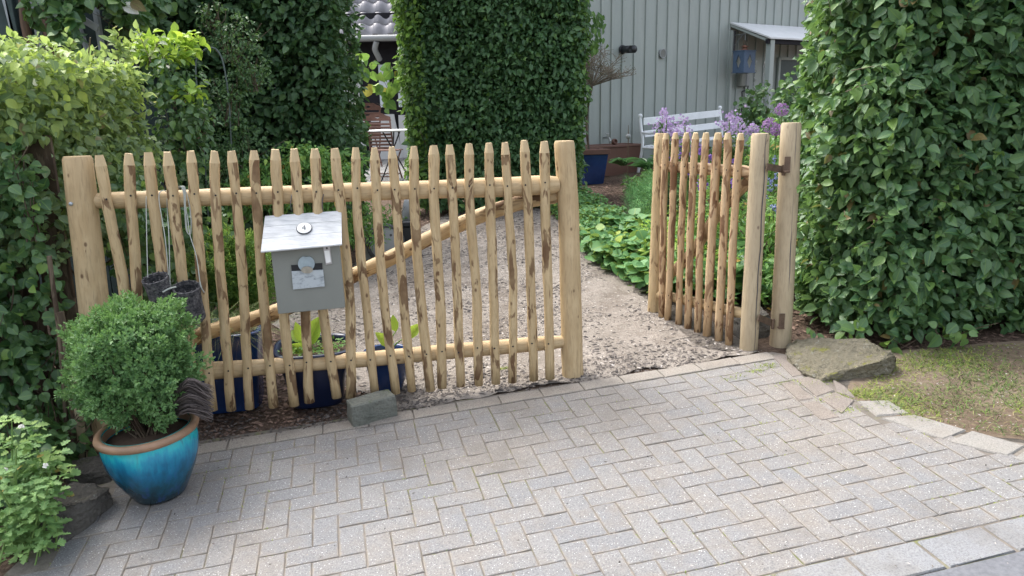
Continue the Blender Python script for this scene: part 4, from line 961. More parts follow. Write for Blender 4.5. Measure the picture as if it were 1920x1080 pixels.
hedge('clipped_hedge', 'tall square hornbeam hedge in the middle between the patio gap and the shed', [(-1.14,9.0),(.80,9.0),(.80,10.0),(-1.14,10.0)], .48, 3.7, 'hornbeam_far_leaf', 2300, .068, .62, T_OV2, 300, young=lit_centre, lump=.09, lean=.14, depth=.30, stems=10, updroop=-.5)
hedge('clipped_hedge', 'tall dark hedge behind the left half of the long gate', [(-5.0,7.25),(-1.58,7.35),(-1.62,8.5),(-5.0,8.5)], .35, 3.6, 'dark_hedge_leaf', 1700, .075, .74, T_OV2, 300, skip=(2,3), lump=.16, depth=.32, stems=12)

def vine(name, label, cat, vol, n, lsize, mat, parent=None, flatn=(0,-1,.4), width=.95, ygp=.05, twigs=26, kind=True, tm=T_OV3, hang=-.5):
    """loose leafy mass inside a list of ellipsoids (centre, radii)"""
    c0 = Vector(vol[0][0]); root = thing(name, label, cat, (c0.x, c0.y, gz(c0.x, c0.y)))
    wts = np.array([r[0]*r[1]*r[2] for c, r in vol])**.75; wts /= wts.sum(); P = []; NN = []
    for (c, r), wt in zip(vol, wts):
        m = int(n*wt); dv = unit(rng.normal(0,1,(m,3))); k = rng.random(m)**.45; lm = 1+.25*np.array([mnoise.noise(Vector(d)*2.4+Vector(c)*3) for d in dv])
        P.append(np.array(c)+dv*np.array(r)*(k*lm)[:,None]); NN.append(dv)
    P = np.concatenate(P); NN = np.concatenate(NN); m = len(P)
    # clump
    cl = np.array([mnoise.noise(Vector(p)*7) for p in P]) > -.18; P = P[cl]; NN = NN[cl]; m = len(P)
    nn = unit(NN*.4+np.array(flatn)*.7+rng.normal(0,.4,(m,3))); dr = unit(NN*.6+np.array([0,0,hang])+rng.normal(0,.5,(m,3)))
    sz = lsize*(.55+.7*rng.random(m)); leaves('foliage', mat, P, dr, nn, sz, width, tm, root, (rng.random(m) < ygp)*rng.random(m))
    mb = MB()
    for k in range(twigs):
        c, r = random.choice(vol); a = Vector(c)+Vector((random.gauss(0,.3)*r[0], random.gauss(0,.3)*r[1], -r[2]*.9)); b_ = Vector(c)+Vector((random.gauss(0,.6)*r[0], random.gauss(0,.5)*r[1], r[2]*random.uniform(.1,.95)))
        mb.tube(curve([a, a.lerp(b_,.5)+Vector((random.gauss(0,.02),0,0)), b_], 4), [.004,.0038,.0035,.003,.003,.0025,.002,.002,.0015], 5)
    if twigs: tag(mb.build('twigs', MT['bark_stem'], root, fix=False), kind='stuff')
    return root
for (u0, u1, y, v0, n_, mt_, lb) in ((1500,1900,4.0,20,26,'hornbeam_leaf','thin leafy shoots standing off the face of the tall right hedge'),(770,1090,8.95,20,22,'hornbeam_far_leaf','thin leafy shoots standing off the face of the middle hedge'),(20,290,3.9,112,20,'sunny_hedge_leaf','thin leafy shoots sticking up from the sunlit top of the left hedge')):
    a0_ = D((u0+u1)/2, 300, y); root = thing('stray_shoots', lb, 'shoots', (a0_.x, y, a0_.z)); P = []; Dd = []; mb = MB()
    for k in range(n_):
        u = random.uniform(u0, u1); v = random.uniform(v0, 620 if y < 5 and v0 < 50 else 330) if v0 < 100 else v0+random.uniform(0,14)
        a = D(u, v, y+.06); dv = Vector((random.gauss(0,.5), -.75 if v0 < 100 else -.1, random.uniform(-.2,.9) if v0 < 100 else 1)).normalized()*random.uniform(.09,.17); b_ = a+dv
        mb.tube([a, a+dv*.55+Vector((0,0,.006)), b_], [.0022,.0018,.001], 4)
        for j in range(7):
            f = .15+.85*j/6; P.append(tuple(a.lerp(b_, f))); s2 = (-1)**j; Dd.append((dv.x*4+s2*dv.z*3+random.gauss(0,.2), -.3, dv.z*4-s2*dv.x*3-.2))
    P = np.array(P); m = len(P); leaves('foliage', mt_, P, np.array(Dd), np.array([0,-.8,.7])+rng.normal(0,.35,(m,3)), rng.uniform(.03,.058,m), .62, T_OV3, root, rng.random(m)*.6); tag(mb.build('twigs', MT['bark_stem'], root, fix=False), kind='stuff')
# ivy over the old fence left of the round post
iv = [((-2.45,3.36,1.25),(.36,.13,.40)), ((-2.33,3.42,.95),(.27,.14,.38)), ((-2.52,3.32,.60),(.42,.15,.40)), ((-2.22,3.40,.50),(.16,.12,.34)), ((-2.65,3.22,.30),(.40,.18,.28)), ((-2.85,3.2,1.1),(.35,.16,.6)), ((-2.14,3.38,1.28),(.09,.07,.24))]
ivy_a = vine('ivy', 'dark green ivy climbing the old fence between the left hedge and the pot', 'ivy', iv, 5200, .052, 'ivy_leaf', twigs=46, ygp=.04)
vine('ivy', 'ivy growing between the round post and the first pickets below the left hedge', 'ivy', [((-1.95,3.95,.95),(.2,.2,.42)), ((-1.80,4.15,.55),(.22,.22,.35)), ((-1.72,4.3,.9),(.2,.2,.25))], 1800, .045, 'ivy_leaf', twigs=14, ygp=.10)
fence = thing('old_fence', 'old weathered wooden fence hidden under the ivy at the left', 'fence', on(-2.6, 3.6))
for k in range(12):
    mb = MB(); x = -3.95+k*.16; mb.box(on(x, 3.62+.005*(k%2), .72), (.145,.018,1.5), bev=.003); mb.build('fence_board', MT['bark_stem'], fence)
for k, (u, v, u2, v2, r) in enumerate(((92,480,125,800,.010),(112,585,128,700,.016),(134,690,152,850,.018))):
    a, b_ = D(u, v, 3.28), D(u2, v2, 3.28); g_ = Vector((b_.x, 3.28, gz(b_.x, 3.28)-.02)); mb = MB(); mb.tube(curve([a, a.lerp(b_,.5)+Vector((.01,0,0)), b_ if b_.z > g_.z+.1 else g_, g_] if b_.z > g_.z+.1 else [a, a.lerp(g_,.5)+Vector((.01,0,0)), g_], 5), r, 9, lump=.2, seed=k+70)
    mb.build('trunk', MT['bark_stem'] if k < 2 else MT['pale_post_wood'], ivy_a)

# greenhouse-like old shed at the top left
os_ = thing('garden_shed', 'old dark plank shed with pale battens above the left hedge, overgrown with ivy', 'shed', on(-3.6, 6.2)); Y0 = 6.2
for k in range(13):
    x = -5.2+k*.165; mb = MB(); mb.box(on(x, Y0+.004*(k%3), 1.7), (.155,.03,3.4), bev=.003); mb.build('board', MT['shed_board'], os_)
for (u0, v0, u1, v1, wd, m) in ((10,-40,40,110,.05,'shed_board'),(11,0,40,112,.035,'pale_batten'),(62,0,80,112,.030,'pale_batten'),(150,52,170,118,.022,'pale_batten'),(186,60,195,116,.035,'pale_batten')):
    a, b_ = D(u0, v0, Y0-.06), D(u1, v1, Y0-.06); d = (a-b_).normalized(); top = a+d*.6; bot = b_-d*1.2; mb = MB(); s_ = Vector((1,0,0)); mb.box((top+bot)/2, (wd, .045, (top-bot).length), (s_, d.cross(s_).normalized(), d), bev=.003); mb.build('batten', MT[m], os_)
for q in (((62,-8),(90,12),.05),((158,38),(184,54),.045)):
    a, b_ = D(*q[0], Y0-.16), D(*q[1], Y0-.16); d = (b_-a).normalized(); mb = MB(); mb.box((a+b_)/2, ((b_-a).length, .02, q[2]*1.1), (d, Vector((0,1,0)), Vector((0,1,0)).cross(d)*-1), bev=.002); mb.build('fascia', MT['pale_batten'], os_)
mb = MB(); mb.box(on(-4.2, 7.1, 3.45), (2.4,2.4,.08)); mb.build('roof', MT['shed_board'], os_)
mb = MB(); mb.box(on(-3.13, 7.2, 1.7), (.04,2.0,3.4)); mb.build('side_wall', MT['shed_board'], os_)
TRK = []
for k, (u0, u1) in enumerate(((42,60),(84,102))):
    a, b_ = D(u0, -20, 6.0), D(u1, 118, 6.0); d = (b_-a); mb = MB(); mb.tube(curve([a-d*.3, a, a.lerp(b_,.5)+Vector((-.01,0,0)), b_, b_+d*1.3], 5), .034, 9, lump=.35, seed=80+k)
    TRK.append(mb)
clm = vine('ivy', 'glossy climber hanging over the old shed at the top left', 'ivy', [(tuple(D(115,-5,5.8)),(.13,.10,.16)), (tuple(D(122,48,5.75)),(.10,.08,.15)), (tuple(D(130,90,5.75)),(.08,.08,.13)), (tuple(D(56,20,5.8)),(.04,.05,.10)), (tuple(D(185,-6,5.9)),(.22,.12,.09)), (tuple(D(235,35,6.1)),(.16,.12,.10)), (tuple(D(265,0,6.3)),(.24,.15,.14))], 950, .085, 'ivy_leaf', twigs=14, ygp=.10)
for mb in TRK: mb.build('trunk', MT['rusty_stem'], clm)
vine('climber', 'dark climber filling the corner between the old shed and the tall dark hedge', 'climber', [(tuple(D(235,70,6.9)),(.40,.3,.55)), (tuple(D(215,125,6.9)),(.35,.25,.3))], 2400, .075, 'dark_hedge_leaf', twigs=14, ygp=.02)
for k, (u, v) in enumerate(((245,3),(231,8))):
    c = D(u, v, 5.9); leaves('faded_leaf', 'white_petal' if k else 'brown_stem_leaf', np.array([tuple(c)]), np.array([[.8,0,-.5]]), np.array([[0,-1,.3]]), np.array([.12]), .7, T_OV3, kind=None)
    tag(bpy.data.objects['faded_leaf'] if k == 0 else bpy.data.objects['faded_leaf.001'], ['brown autumn coloured leaf at the top edge among the climber', 'pale silvery leaf at the top edge beside a brown one'][k], 'leaf')

# shrubs behind the left hedge end
vine('shrub', 'bright yellow green shrub rising behind the end of the left hedge', 'shrub', [(tuple(D(300,95,5.0)),(.22,.18,.10)), (tuple(D(345,78,5.1)),(.12,.10,.08)), (tuple(D(262,100,5.0)),(.10,.08,.05)), (tuple(D(352,178,4.9)),(.09,.09,.07))], 360, .062, 'lime_leaf', flatn=(0,-.3,1), width=.8, ygp=.4, twigs=14, hang=.1)
vine('shrub', 'mid green shrub spreading below its yellow tips behind the left hedge', 'shrub', [(tuple(D(318,150,5.0)),(.22,.2,.20)), (tuple(D(340,225,4.9)),(.20,.2,.22)), (tuple(D(330,300,4.9)),(.22,.2,.22)), (tuple(D(372,240,4.9)),(.07,.08,.07))], 1500, .045, 'ivy_leaf', flatn=(0,-.5,.8), width=.75, ygp=.10, twigs=18)
vine('rose_bush', 'fine leaved climbing rose on a hoop in front of the tall dark hedge', 'rose', [(tuple(D(440,70,6.6)),(.22,.14,.22)), (tuple(D(470,130,6.6)),(.17,.14,.2)), (tuple(D(425,190,6.5)),(.20,.14,.22)), (tuple(D(445,270,6.5)),(.26,.15,.22)), (tuple(D(420,340,6.5)),(.3,.15,.2)), (tuple(D(400,30,6.6)),(.14,.1,.12))], 4200, .032, 'ivy_leaf', flatn=(0,-.6,.6), width=.6, ygp=.04, twigs=60, tm=T_OV2)
mb = MB(); mb.tube(curve([D(u, v, 6.45) for u, v in ((392,420),(384,300),(372,190),(367,125),(374,102),(392,90),(408,95),(420,125),(430,200),(436,330),(438,430))], 6), .007, 8)
tag(mb.build('rose_hoop', MT['hoop'], None, org=tuple(on(-2.6,6.45))), 'thin grey metal hoop carrying the climbing rose', 'plant support')
vine('leafy_perennial', 'pale green bushy perennials growing along the foot of the tall dark hedge behind the pickets', 'plant', [(tuple(D(565,300,6.6)),(.26,.2,.16)), (tuple(D(620,310,6.6)),(.3,.2,.15)), (tuple(D(505,330,6.5)),(.3,.2,.16)), (tuple(D(590,370,6.4)),(.45,.2,.2)), (tuple(D(460,370,6.4)),(.3,.2,.2)), (tuple(D(655,345,6.8)),(.15,.15,.2))], 3600, .055, 'fresh_leaf', flatn=(0,-.3,.9), width=.5, ygp=.1, twigs=30, tm=T_OV2)
vine('low_shrub', 'low bright green bushy ground cover beside the hose reel', 'shrub', [(tuple(D(690,410,6.9)),(.22,.2,.16)), (tuple(D(730,415,7.2)),(.2,.2,.18)), (tuple(D(660,430,6.6)),(.16,.2,.15)), (tuple(D(600,440,6.3)),(.3,.2,.2)), (tuple(D(700,445,6.6)),(.12,.1,.10))], 3400, .035, 'fresh_leaf', flatn=(0,-.3,.9), width=.5, ygp=.08, twigs=20, tm=T_OV2)

# ================================================================== BLUE POTS BEHIND THE LONG GATE
def sqpot(name, label, c, r0, r1, h, mat, sq=5, n=40, rot=AZ, rim='navy_glaze', lipw=.02, soil_d=.04):
    root = thing(name, label, 'plant pot', tuple(c)); X = Vector((math.cos(rot), math.sin(rot), 0)); Y = Vector((-X.y, X.x, 0)); Z = Vector((0,0,1))
    mb = MB(); mb.lathe(c, [(.001,0),(r0,0),(r0+.006,.01),(r0+(r1-r0)*.5,h*.5),(r1,h-lipw)], n, ax=(X,Y,Z), sq=sq); mb.build('pot_body', MT[mat], root)
    mb = MB(); mb.lathe(c, [(r1,h-lipw),(r1+.010,h-lipw*.8),(r1+.012,h-.004),(r1+.004,h),(r1-.012,h-.002),(r1-.016,h-lipw),(r1-.02,h-soil_d-.01)], n, ax=(X,Y,Z), sq=sq); mb.build('rim', MT[rim], root)
    mb = MB(); mb.lathe(c, [(r1-.018,h-soil_d),(.001,h-soil_d+.008)], n, ax=(X,Y,Z), sq=sq); mb.build('potting_soil', MT['soil'], root); return root
pa = on(-1.50, 3.84, .012); sqpot('plant_pot', 'mid blue square pot with grasses, leftmost of the three pots behind the long gate', pa, .155, .185, .42, 'blue_glaze', rim='blue_glaze')
pb = on(-1.03, 3.80, .012); sqpot('plant_pot', 'widest dark navy pot, middle one of the three behind the long gate', pb, .125, .185, .30, 'navy_glaze', sq=4)
pcx = on(-.665, 3.86, .012); r_ = thing('plant_pot', 'round blue pot with a tapered foot, rightmost of the three behind the long gate', 'plant pot', tuple(pcx))
mb = MB(); mb.lathe(pcx, [(.001,0),(.065,0),(.072,.01),(.095,.07),(.112,.15),(.116,.20),(.122,.212),(.120,.22),(.108,.218),(.104,.19)], 40); mb.build('pot_body', MT['blue_glaze'], r_)
mb = MB(); mb.lathe(pcx, [(.106,.19),(.001,.195)], 30); mb.build('potting_soil', MT['soil'], r_)
def bigleaf_plant(label, base, specs, mat='lime_leaf', y=None):
    root = thing('broad_leaf_plant', label, 'plant', tuple(base)); P = []; Dd = []; Nn = []; Sz = []; mb = MB()
    for (u0, v0, u1, v1, dy0, dy1) in specs:
        a = D(u0, v0, base.y+dy0); b_ = D(u1, v1, base.y+dy1); d = b_-a; P.append(tuple(a)); Dd.append(tuple(d)); Sz.append(d.length); s_ = Vector((0,-1,.35)); Nn.append(tuple(s_))
        mb.tube(curve([base+Vector((random.gauss(0,.01), random.gauss(0,.01), 0)), base.lerp(a,.6)+Vector((0,0,.02)), a], 4), [.0045]*4+[.0035]*4+[.003], 6)
    leaf_objects(mat, np.array(P), np.array(Dd), np.array(Nn), np.array(Sz), .55, T_STRAP2, root, np.full(len(P), .25)); mb.build('stalks', MT['reed'], root, fix=False); return root
T_STRAP2 = template([.08,.25,.5,.75,.9], [.2,.42,.5,.32,.15], .22, .12)
plain('reed', (.14,.24,.06), .6)
bigleaf_plant('young plant with upright lime green leaves in the widest navy pot', pb+Vector((0,0,.27)), [(576,650,600,592,.02,.05),(572,640,553,605,0,-.02),(568,642,545,618,.03,.06),(582,658,540,648,0,-.03),(598,662,628,652,.03,.05)])
bigleaf_plant('young plant with round lime green leaves in the round blue pot', pcx+Vector((0,0,.19)), [(738,648,704,624,.0,-.02),(742,622,736,590,.04,.06),(763,634,790,606,.02,.03)])
q = scatter([(pb.x-.15,pb.y-.14),(pb.x+.15,pb.y-.14),(pb.x+.15,pb.y+.14),(pb.x-.15,pb.y+.14)], 260); P = np.stack([q[:,0], q[:,1], np.full(len(q), pb.z+.27)+rng.random(len(q))*.03], 1)
leaves('seedlings', 'fresh_leaf', P, rng.normal(0,1,(len(P),3))*[1,1,.3], np.tile([0,0,1.],(len(P),1))+rng.normal(0,.3,(len(P),3)), np.full(len(P), .022), .6, T_OV2); tag(bpy.data.objects['seedlings'], 'small green seedlings covering the soil of the navy pot')
cu = thing('conifer_shrub', 'bright green feathery shrub seen between the pickets above the mid blue pot', 'shrub', tuple(on(-1.58,4.15,.4)))
shoot_ball(cu, tuple(D(440,515,4.25)), .24, .22, .27, 1500, 7, .034, 'fresh_leaf', .2, -.9, width=.32, inner=.5, ygp=.3, longs=.06)
vine('shrub', 'low green shrub growing behind the first pickets under the ivy', 'shrub', [(tuple(D(330,470,4.6)),(.2,.2,.25)), (tuple(D(270,440,4.5)),(.18,.2,.2))], 1500, .04, 'ivy_leaf', twigs=12, ygp=.15)
q = np.array([[pa.x+random.gauss(0,.05), pa.y+random.gauss(0,.05), pa.z+.37] for _ in range(420)]); blades('ornamental_grass', 'reed_green', q, .27, .0022, 1.5, None, None, .8, kind=None); tag(bpy.data.objects['ornamental_grass'], 'arching fine ornamental grass hanging out of the mid blue pot', 'grass')
q = np.array([[pa.x+.1+random.gauss(0,.03), pa.y+random.gauss(0,.04), pa.z+.38] for _ in range(160)]); blades('dry_grass_tuft', 'chips_brown', q, .16, .0015, 1.9, None, None, .9, dirs=np.tile([.5,-.2,0],(160,1)), kind=None); tag(bpy.data.objects['dry_grass_tuft'], 'dry reddish tuft drooping over the right rim of the mid blue pot', 'grass')

# hose reel and cable drum
hr = thing('hose_reel', 'grey round hose drum standing by the low shrubs seen through the pickets', 'hose reel', tuple(on(-1.2,6.9)))
c = D(722,456,6.9); XY = (Vector((.92,.38,0)), Vector((0,0,1)), Vector((.38,-.92,0)))
mb = MB(); mb.lathe(c, [(.001,.05),(.04,.055),(.12,.045),(.165,.04),(.178,.03),(.18,.0),(.17,-.01),(.001,-.01)], 36, ax=XY); d_ = mb.build('drum_disc', MT['grey_plastic'], hr)
mb = MB()
for k in range(4): mb.lathe(c, [(.148+.009*k,.044-.003*k),(.151+.009*k,.050-.003*k),(.154+.009*k,.044-.003*k)], 36, ax=XY)
mb.build('ring_ribs', MT['black_plastic'], hr); mb = MB()
for k in range(6): a = k*1.047; mb.disc(c+XY[0]*math.cos(a)*.09+XY[1]*math.sin(a)*.09+XY[2]*.053, .012, XY[0], XY[1], 12)
tag(mb.build('holes', MT['ink'], hr), kind='stuff'); mb = MB(); mb.box(c+Vector((-.13,.05,-.02)), (.10,.13,.36), bev=.01); mb.build('housing', MT['grey_plastic'], hr)
bx = thing('cable_drum', 'black box with coiled grey cable beside the hose drum', 'cable drum', tuple(on(-.98,7.2)))
mb = MB(); mb.box(D(768,437,7.1), (.16,.16,.16), bev=.02); mb.box(D(764,419,7.05), (.11,.1,.06), bev=.015); mb.build('case', MT['black_plastic'], bx)
for k in range(9):
    mb = MB(); a = D(757+k*2.0, 414, 7.1+.008*k); mb.tube(curve([a, D(755+k*2.1, 398, 7.1), D(758+k*2, 380, 7.12), D(760+k*1.9, 374, 7.16), D(763+k*1.9, 385, 7.22), D(762+k*1.9, 412, 7.22)], 5), .007, 6); mb.build('cable_loop', MT['grey_plastic'], bx)

# ================================================================== SHED, CANOPY, BENCH
TH = R(33.5); WE = Vector((math.cos(TH), math.sin(TH), 0)); WN = Vector((math.sin(TH), -math.cos(TH), 0)); W0 = Vector((1.6,12.0,0)); UP = Vector((0,0,1))
def WP(u, v, off=0.0): return PL(u, v, tuple(W0+WN*off), tuple(WN))
def WL(s_, z, off=0.0): return W0+WE*s_+WN*off+UP*z
shed = thing('wooden_shed', 'pale grey green board shed wall behind the bench', 'shed', tuple(on(1.6,12)))
mb = MB(); mb.prism([WL(-1.5,-.1,-.02), WL(9,-.1,-.02), WL(9,4.6,-.02), WL(-1.5,4.6,-.02)], -WN*.1); mb.prism([WL(-1.5,-.1,-.13), WL(-1.5,4.6,-.13), WL(-1.5,4.6,-4), WL(-1.5,-.1,-4)], WE*.1); mb.build('wall', MT['shed_cladding'], shed)
bu = [1128,1147.5,1168,1190,1211.5,1233,1253,1273.5,1293.5,1313,1332,1351,1369,1387,1404,1421,1437,1453,1468,1483]
bs = [(WP(u, 5)-W0).dot(WE) for u in bu]; step = np.mean(np.diff(bs)); bs = [bs[0]-step*k for k in range(6,0,-1)]+bs+[bs[-1]+step*k for k in range(1,16)]
for k, s_ in enumerate(bs):
    mb = MB(); nx = bs[k+1] if k+1 < len(bs) else s_+step; wd = nx-s_-.012
    mb.box(WL(s_+.012+wd/2, 2.25, -.006), (wd, .018, 4.7), (WE, WN, UP), bev=.002); mb.build('cladding_board', MT['shed_cladding'], shed)
    mb = MB(); mb.box(WL(s_, 2.25, .012), (.040, .030, 4.7), (WE, WN, UP), bev=.004); mb.build('batten', MT['shed_cladding'], shed)
mb = MB(); mb.prism([WL(-1.7,4.55,.35), WL(9.2,4.55,.35), WL(9.2,5.6,-2.2), WL(-1.7,5.6,-2.2)], UP*.08); mb.build('roof', MT['timber_black'], shed)
fl = thing('flue_pipe', 'short black flue pipe sticking out of the shed wall', 'pipe', tuple(WP(1167,93))); c = WP(1167,93,.02)
dx = (PL(1190,92, tuple(W0+WN*.30), tuple(WN))-c).normalized(); xa = dx.cross(UP).normalized(); za = xa.cross(dx)
mb = MB(); mb.lathe(c, [(.001,.0),(.055,.0),(.055,.20),(.050,.20),(.001,.19)], 20, ax=(xa, za, dx)); mb.build('pipe', MT['black_plastic'], fl)
mb = MB(); mb.lathe(c, [(.05,0),(.068,.0),(.068,.015),(.055,.02)], 20, ax=(WE, UP, WN)); mb.build('collar', MT['black_plastic'], fl)
for k in range(10):
    a = k*.628; mb = MB(); mb.box(c+dx*.235+xa*math.cos(a)*.052+za*math.sin(a)*.052, (.014,.006,.07), (xa, za, dx)); mb.build('cowl_fin', MT['black_plastic'], fl)
mb = MB(); mb.lathe(c+dx*.265, [(.001,.0),(.054,.0),(.054,.012),(.001,.014)], 20, ax=(xa, za, dx)); mb.build('cap', MT['black_plastic'], fl)
ve = thing('wall_vent', 'small round grey vent grille on the shed wall', 'vent', tuple(WP(1243,100))); c = WP(1242.5,100.5,.035)
mb = MB(); mb.lathe(c, [(.062,-.02),(.074,.0),(.074,.012),(.062,.016),(.058,.006),(.001,.004)], 28, ax=(WE, UP, WN)); mb.build('vent_ring', MT['grey_plastic'], ve)
for k in range(6):
    z = -.045+k*.018; wdt = 2*math.sqrt(max(.057**2-z*z, 0)); mb = MB(); mb.box(c+UP*z+WN*.010, (wdt, .006, .009), (WE, WN, UP)); mb.build('louvre', MT['grey_paint'], ve)
# canopy
ca = WP(1367,42); cs = (ca-W0).dot(WE); cz = ca.z; co = .80; cdz = .30
cp = thing('canopy', 'lean-to canopy with a pale sheet roof and a square post on the shed wall', 'canopy', tuple(WL(cs, 0, .4)))
L_ = 2.6; mb = MB(); mb.prism([WL(cs, cz, .03), WL(cs+L_, cz, .03), WL(cs+L_, cz-cdz, co+.05), WL(cs, cz-cdz, co+.05)], UP*-.025); mb.build('roof_sheet', MT['light_stone'], cp)
mb = MB(); mb.prism([WL(cs+.01, cz-.03, .03), WL(cs+.01, cz-.03-cdz, co), WL(cs+.01, cz-.07-cdz, co), WL(cs+.01, cz-.07, .03)], WE*.03); mb.build('rafter', MT['shed_cladding'], cp)
mb = MB(); mb.box(WL(cs+L_/2, cz-cdz-.06, co-.02), (L_, .05, .07), (WE, WN, UP)); mb.build('front_beam', MT['timber_black'], cp)
pz = WP(1445,75, co-.03); ps = (pz-W0).dot(WE); mb = MB(); mb.box(WL(ps, (cz-cdz-.03+.5)/2, co-.03), (.10,.10, cz-cdz-.03-.5), (WE, WN, UP), bev=.005); mb.build('canopy_post', MT['shed_cladding'], cp)
mb = MB(); mb.box(WL(cs+.03, 1.6, .05), (.05,.05,2.4), (WE, WN, UP), bev=.004); mb.build('wall_post', MT['shed_cladding'], cp)
# window under the canopy
wi = thing('shed_window', 'dark shed window under the canopy behind the square post', 'window', tuple(WP(1475,130)))
s0_ = (WP(1458,100)-W0).dot(WE); mb = MB(); mb.box(WL(s0_+.5, 2.0, .03), (.95,.02,.72), (WE, WN, UP)); mb.build('pane', MT['lamp_dark'], wi)
for a, b_, cw_, chh in ((s0_, 2.0, .05, .8),(s0_+1.0, 2.0, .05, .8),(s0_+.5, 1.62, .95, .05),(s0_+.5, 2.38, .95, .05)):
    mb = MB(); mb.box(WL(a, b_, .045), (cw_, .04, chh), (WE, WN, UP), bev=.003); mb.build('frame', MT['shed_cladding'], wi)
# lantern on a bracket
LC = PL(1395,116, tuple(W0+WN*.35), tuple(WN)); ln = thing('wall_lantern', 'blue box lantern with a green diamond window hanging under the canopy', 'lantern', tuple(LC))
lx = Vector((1,0,0)); ly = Vector((0,1,0)); mb = MB()
hw, hh = .135, .165; LC2 = LC
for s_, ax_, dd in ((-1, lx, ly),(1, lx, ly)):
    pass
def frame_plate(c, X, Z, N_, hw, hh, rw, rh):
    m = MB(); out = [(-hw,-hh),(hw,-hh),(hw,hh),(-hw,hh)]; inn = [(0,-rh),(rw,0),(0,rh),(-rw,0)]
    P = [c+X*a+Z*b for a, b in out]+[c+X*a+Z*b for a, b in inn]; Q = [p+N_*.006 for p in P]
    m.add(P+Q, [(0,1,4),(1,5,4),(1,2,5),(2,6,5),(2,3,6),(3,7,6),(3,0,7),(0,4,7)]+[(8,12,9),(9,12,13),(9,13,10),(10,13,14),(10,14,11),(11,14,15),(11,15,8),(8,15,12)]+[(i,(i+1)%4,(i+1)%4+8,i+8) for i in range(4)]+[(4+i,4+(i+1)%4,12+(i+1)%4,12+i) for i in range(4)]); return m
Xl, Nl = WE, WN; frame_plate(LC+Nl*.11, Xl, UP, Nl, hw, hh, .06, .115).build('front_plate', MT['blue_lamp'], ln)
frame_plate(LC-Nl*.11, Xl, UP, Nl, hw, hh, .06, .115).build('back_plate', MT['blue_lamp'], ln)
frame_plate(LC+Xl*hw, Nl, UP, Xl, .11, hh, .05, .115).build('side_plate', MT['blue_lamp'], ln); frame_plate(LC-Xl*(hw+.006), Nl, UP, Xl, .11, hh, .05, .115).build('side_plate', MT['blue_lamp'], ln)
mb = MB(); mb.box(LC+UP*(hh+.006), (2*hw+.03, .25, .012), (Xl, Nl, UP)); mb.box(LC-UP*(hh+.006), (2*hw+.03, .25, .012), (Xl, Nl, UP)); mb.build('plates', MT['blue_lamp'], ln)
mb = MB(); mb.lathe(LC-UP*hh, [(.04,.012),(.045,.1),(.03,.16),(.001,.17)], 16); mb.build('candle_glass', MT['reed'], ln)
mb = MB(); mb.lathe(LC+UP*(hh+.012), [(.075,.0),(.04,.03),(.035,.05),(.07,.055),(.02,.085),(.001,.09)], 18); mb.build('cap', MT['copper'], ln)
mb = MB(); P = [LC+UP*(hh+.135)+Xl*math.cos(a)*.035+UP*math.sin(a)*.035 for a in [2*math.pi*k/16 for k in range(17)]]; mb.tube(P, .005, 6, caps=False); mb.build('ring', MT['rust_metal'], ln)
br_ = thing('lantern_bracket', 'dark iron bracket on the shed wall under the canopy holding the blue lantern', 'bracket', tuple(WL(cs+.06, LC.z+.5, .05)))
mb = MB(); mb.box(WL(cs+.055, LC.z+.33, .085), (.03,.02,.36), (WE, WN, UP)); mb.build('back_plate', MT['ink'], br_)
mb = MB(); a = WL(cs+.06, LC.z+.44, .09); e = LC+UP*(hh+.165)+UP*.02; mb.tube([a, Vector((e.x, e.y, a.z))], .006, 6); mb.tube([a-UP*.16, a.lerp(Vector((e.x, e.y, a.z)), .8)], .005, 6); mb.tube([Vector((e.x, e.y, a.z)), e-UP*.02], .004, 6); mb.build('arm', MT['zinc'], br_)
mt = thing('meter_box', 'small grey meter housing with a pipe on the shed wall below the blue lantern', 'meter box', tuple(WP(1392,148,.06))); c = WP(1390,150,.09)
mb = MB(); mb.box(c, (.13,.10,.23), (WE, WN, UP), bev=.02); mb.build('housing', MT['grey_paint'], mt)
mb = MB(); mb.box(c+WE*.13, (.10,.08,.22), (WE, WN, UP), bev=.02); mb.build('side_housing', MT['grey_plastic'], mt)
mb = MB(); mb.tube(curve([c+WE*.19-UP*.05, c+WE*.16-UP*.16, c+WE*.04-UP*.19, c+WE*.04-UP*.30, c+WE*.04-UP*.9], 5), .012, 8); mb.build('pipe', MT['black_plastic'], mt)
# spiral plant stakes
for k, (u0, v0, u1, v1) in enumerate(((1417,118,1408,215),(1433,118,1434,205))):
    a, b_ = PL(u0, v0, tuple(W0+WN*.45), tuple(WN)), PL(u1, v1, tuple(W0+WN*.45), tuple(WN)); b_ = b_+(b_-a)*.5; n = 90; d = b_-a
    P = [a+d*(i/n)+Vector((math.cos(i*.62)*.022*min(1,i/6), math.sin(i*.62)*.022*min(1,i/6), 0)) for i in range(n+1)]; mb = MB(); mb.tube([a+UP*.04+WE*.03]+P, .0055, 5)
    tag(mb.build('spiral_stake', MT['steel'], None, org=tuple(b_)), ['left of two wavy steel spiral stakes standing under the canopy', 'right of two wavy steel spiral stakes, close to the square post'][k], 'plant stake')

